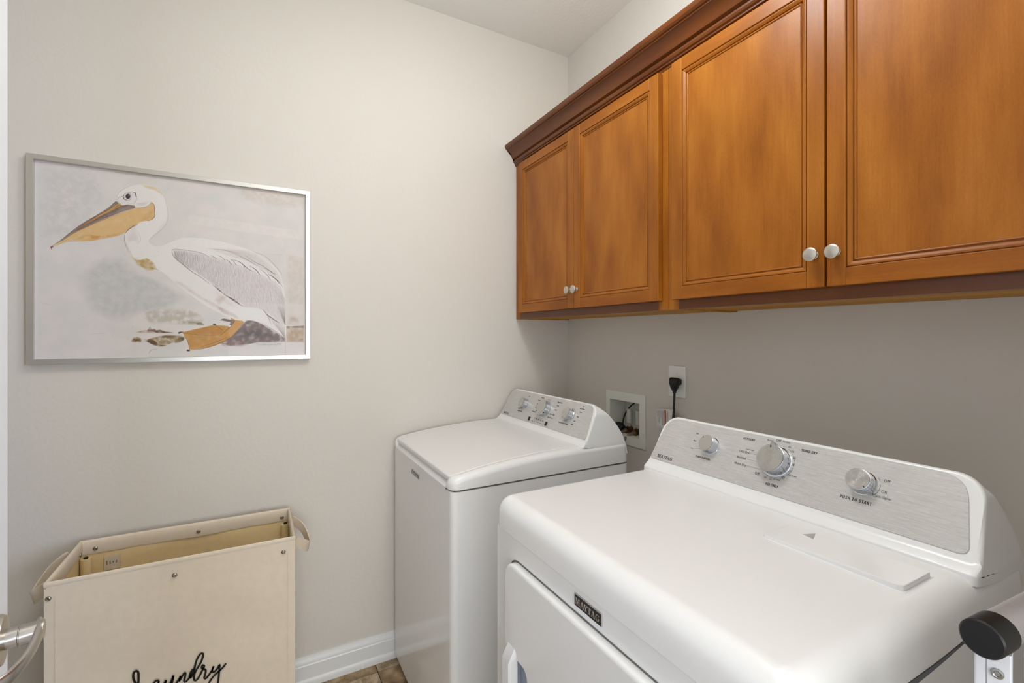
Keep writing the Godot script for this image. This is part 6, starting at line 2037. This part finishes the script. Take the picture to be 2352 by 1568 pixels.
	# two quarter-turn valves with white hammer arrestors
	for k in 2:
		var x: float = [0.400, 0.456][k]
		var y := 0.940
		var z := -0.052
		b = MB.new()
		b.tube([Vector3(x, 0.919, z), Vector3(x, y + 0.012, z)], 0.0100, 16)
		b.tube([Vector3(x, y, z - 0.012), Vector3(x, y, z + 0.016)], 0.0125, 16)
		b.lathe([Vector2(0, 0), Vector2(0.0135, 0), Vector2(0.0145, 0.002), Vector2(0.0145, 0.010), Vector2(0.0135, 0.012), Vector2(0, 0.012)], axis_at(Vector3(x, y - 0.006, z + 0.016), Vector3(-0.25, -0.35, 0.9)), 18)
		var valve := part("valve", b, M.brass, t)
		b = MB.new()
		b.lathe([Vector2(0, 0), Vector2(0.0062, 0), Vector2(0.0062, 0.010), Vector2(0.0100, 0.016), Vector2(0.0125, 0.018), Vector2(0.0125, 0.076), Vector2(0.0115, 0.080), Vector2(0, 0.081)], Transform3D(Basis.IDENTITY, Vector3(x, y + 0.010, z)), 22)
		part("arrestor", b, M.pipe_white, valve)
		b = MB.new()
		b.box(Vector3(x + 0.006, y - 0.006, z + 0.004), Vector3(x + 0.030, y + 0.008, z + 0.013), 0.003, 2)
		part("valve_handle", b, M.copper_red if k == 0 else M.valve_green, valve)
	# thin black drain line looping into the box
	b = MB.new()
	b.tube(smooth_path([Vector3(0.452, 1.071, -0.060), Vector3(0.425, 1.058, -0.058), Vector3(0.385, 1.025, -0.056), Vector3(0.362, 0.985, -0.054), Vector3(0.357, 0.950, -0.050), Vector3(0.360, 0.935, -0.040)], 8), 0.0030, 10)
	part("thin_tube", b, M.black_rubber, t).set_meta("label", "thin black tube")
	b = MB.new()
	b.tube(smooth_path([Vector3(0.338, 0.946, -0.030), Vector3(0.360, 0.950, -0.032), Vector3(0.385, 0.940, -0.028)], 6), [0.016, 0.016, 0.016, 0.016, 0.016, 0.016, 0.016, 0.016, 0.016, 0.016, 0.016, 0.015, 0.012], 14)
	part("drain_hose_end", b, M.black_rubber, t).set_meta("label", "black corrugated hose end")
	# hoses to the washer
	for k in 2:
		var x: float = [0.400, 0.456][k]
		var hose := smooth_path([Vector3(x - 0.003, 0.932, -0.026), Vector3(x - 0.012, 0.922, -0.006), Vector3(x - 0.026, 0.898, 0.014), Vector3(x - 0.042, 0.860, 0.040), Vector3(x - 0.050, 0.79, 0.09), Vector3(x - 0.050, 0.70, 0.17), Vector3(x - 0.05, 0.68, 0.213)], 7)
		b = MB.new()
		b.tube(hose, 0.0078, 14)
		solo("supply_hose", ["braided steel washer hose on the left-hand valve of the supply box", "braided steel washer hose on the right-hand valve of the supply box, curving down in front"][k], "hose", Vector3(x, 0.68, 0.1), b, M.braid, "washer supply hoses")


func tag_ink(x: int, y: int) -> Color:
	var white := Color(0.90, 0.89, 0.88)
	var ink := Color(0.30, 0.30, 0.30)
	if x < 14 or y < 14 or x > 497 or y > 385:
		return white
	if x < 18 or y < 18 or x > 493 or y > 381:
		return Color(0.45, 0.45, 0.45)
	# lines of print run down the tag
	if x > 262 and x < 312:
		return Color(0.70, 0.24, 0.10) if (x < 280 or x > 294 or (y * 7 / 29) % 3 == 0) else Color(0.85, 0.6, 0.5)
	if x > 396 and x < 450 and y > 190 and y < 262:
		return ink if Vector2(x - 423, y - 226).length() < 26.0 and absf(x - 423) > 5 else white
	for k in [[40, 180], [62, 300], [84, 350], [106, 310], [128, 230], [150, 190], [172, 350], [190, 350], [208, 350], [226, 340], [244, 350], [330, 340], [346, 350], [362, 300]]:
		if x >= k[0] and x < k[0] + 9 and y > 34 and y < k[1] and (y * 13 + k[0] * 7) % 31 > 5 and (x + y * 3) % 5 > 0:
			return ink
	return white


# ---------------------------------------------------------------- the open door at the left edge
func build_door() -> void:
	var ang := deg_to_rad(9.0)
	var nrm := Vector3(-sin(ang), 0, -cos(ang))
	var e := Vector3(cos(ang), 0, -sin(ang))
	var g := Vector3(1.106, 0.958, 1.717) + e * 0.014
	var edge := g - e * 0.074
	edge.y = 0.0
	# local axes: x from the free edge to the hinge, y up, z out of the face
	var xf := Transform3D(Basis(e, Vector3.UP, -nrm), edge)
	var b := MB.new()
	b.box(Vector3(0, 0.012, 0), Vector3(0.865, 2.035, 0.035), 0.0015)
	for k in b.v.size():
		b.v[k] = xf * b.v[k]
	org = Vector3.ZERO
	var d := MeshInstance3D.new()
	d.name = "door_1"
	d.mesh = mesh_of(b)
	d.material_override = M.trim_paint
	add_child(d)
	tag(d, "white painted door standing open at the left edge of the view", "door")
	d.set_meta("kind", "structure")
	for q in [[0.13, 0.13, 0.735, 0.85], [0.13, 1.00, 0.735, 1.90]]:
		b = MB.new()
		for fr in [[q[0], q[1], q[2], q[1] + 0.02], [q[0], q[3] - 0.02, q[2], q[3]], [q[0], q[1] + 0.02, q[0] + 0.02, q[3] - 0.02], [q[2] - 0.02, q[1] + 0.02, q[2], q[3] - 0.02]]:
			b.box(Vector3(fr[0], fr[1], -0.005), Vector3(fr[2], fr[3], 0.001), 0.002)
		for k in b.v.size():
			b.v[k] = xf * b.v[k]
		part("panel_moulding", b, M.trim_paint, d)
	# lever handle
	b = MB.new()
	b.lathe([Vector2(0, 0.0002), Vector2(0.0325, 0.0002), Vector2(0.0325, 0.005), Vector2(0.0300, 0.0095), Vector2(0.0150, 0.0115), Vector2(0, 0.0115)], axis_at(g, nrm), 40)
	var handle := part("door_handle", b, M.satin_nickel, d, 45.0)
	b = MB.new()
	b.lathe([Vector2(0, 0.010), Vector2(0.0128, 0.010), Vector2(0.0128, 0.0225), Vector2(0.0118, 0.0230), Vector2(0.0118, 0.0238), Vector2(0.0128, 0.0244), Vector2(0.0128, 0.046), Vector2(0.0124, 0.047), Vector2(0, 0.047)], axis_at(g, nrm), 30)
	part("neck", b, M.satin_nickel, handle, 30.0)
	b = MB.new()
	var rings := []
	var path := smooth_path([g + nrm * 0.041 - e * 0.0128, g + nrm * 0.0425 + e * 0.004, g + nrm * 0.042 + e * 0.035 + Vector3(0, -0.001, 0), g + nrm * 0.038 + e * 0.065 + Vector3(0, -0.003, 0), g + nrm * 0.029 + e * 0.090 + Vector3(0, -0.006, 0), g + nrm * 0.014 + e * 0.108 + Vector3(0, -0.008, 0)], 6)
	for k in path.size():
		var f := k / float(path.size() - 1)
		var hh := lerpf(0.0130, 0.0085, smoothstep(0.1, 0.6, f)) 
		var ww := 0.0048
		var r := PackedVector3Array()
		for j in 16:
			var a := TAU * j / 16.0
			r.append(path[k] + Vector3.UP * sin(a) * hh + nrm * cos(a) * ww)
		rings.append(r)
	b.loft(rings)
	part("lever", b, M.satin_nickel, handle, 45.0)


# ---------------------------------------------------------------- the tube-and-post frame at the right edge
func build_rack() -> void:
	var t := thing("metal_rack", "grey metal tube with a black end cap on a slim white post, beside the dryer", "rack", Vector3(1.824, 0.0, 0.83))
	var a := Vector3(1.820, 1.096, 0.860)
	var dir := Vector3(0.072, 0.0, -1.0).normalized()
	var b := MB.new()
	b.tube([a + dir * 0.006, a + dir * 0.62], 0.0146, 28)
	part("tube", b, M.tube_grey, t)
	b = MB.new()
	b.lathe([Vector2(0, 0), Vector2(0.0145, 0), Vector2(0.0158, 0.0012), Vector2(0.0160, 0.003), Vector2(0.0160, 0.028), Vector2(0.0153, 0.0292), Vector2(0.0146, 0.0292)], axis_at(a, dir), 40)
	part("end_cap", b, M.black_plastic, t, 40.0)
	# post: a slim channel with a groove and a screw, standing on a foot
	b = MB.new()
	var prof := rounded_poly([Vector2(-0.0115, -0.008), Vector2(0.0115, -0.008), Vector2(0.0115, 0.008), Vector2(-0.0035, 0.008), Vector2(-0.0035, 0.0065), Vector2(-0.0045, 0.0065), Vector2(-0.0045, 0.008), Vector2(-0.0115, 0.008)], [0.002, 0.002, 0.002, 0.0004, 0.0002, 0.0002, 0.0004, 0.002], 3)
	var face := Vector3(0.20, 0, 0.98).normalized()
	var side := Vector3.UP.cross(face)
	var base := a + dir * 0.022
	var rings := []
	for y in [0.02, a.y - 0.012]:
		var r := PackedVector3Array()
		for p in prof:
			var q: Vector3 = Vector3(base.x, y, base.z) + side * p.x + face * p.y
			r.append(q)
		rings.append(r)
	b.loft(rings)
	part("post", b, M.post_white, t, 30.0)
	b = MB.new()
	b.lathe([Vector2(0.0018, 0.0002), Vector2(0.0044, 0.0002), Vector2(0.0042, 0.0014), Vector2(0.0030, 0.0018), Vector2(0.0022, 0.0012), Vector2(0.0018, 0.0004)], axis_at(Vector3(base.x, a.y - 0.031, base.z) + face * 0.008 + side * 0.003, face), 20)
	part("screw", b, M.steel, t)
	b = MB.new()
	b.box(Vector3(1.81, 0.0, 0.28), Vector3(1.845, 0.022, 0.86), 0.006, 2)
	part("foot_rail", b, M.post_white, t)
	b = MB.new()
	var far := a + dir * 0.55
	b.box(Vector3(far.x - 0.008, 0.02, far.z - 0.008), Vector3(far.x + 0.008, a.y - 0.012, far.z + 0.008), 0.002)
	part("post", b, M.post_white, t)
	# the black strap that hangs from the post and widens towards its loose end
	b = MB.new()
	var line := smooth_path([Vector3(1.8050, 1.0815, 0.838), Vector3(1.7991, 1.0701, 0.880), Vector3(1.7929, 1.0600, 0.915), Vector3(1.7860, 1.0480, 0.950)], 4)
	var wide := []
	for k in line.size():
		wide.append(Vector3(0.30, -0.77, -0.55) * lerpf(0.0012, 0.0062, k / float(line.size() - 1)))
	b.strap(line, wide, 0.0012)
	part("strap", b, M.black_rubber, t)
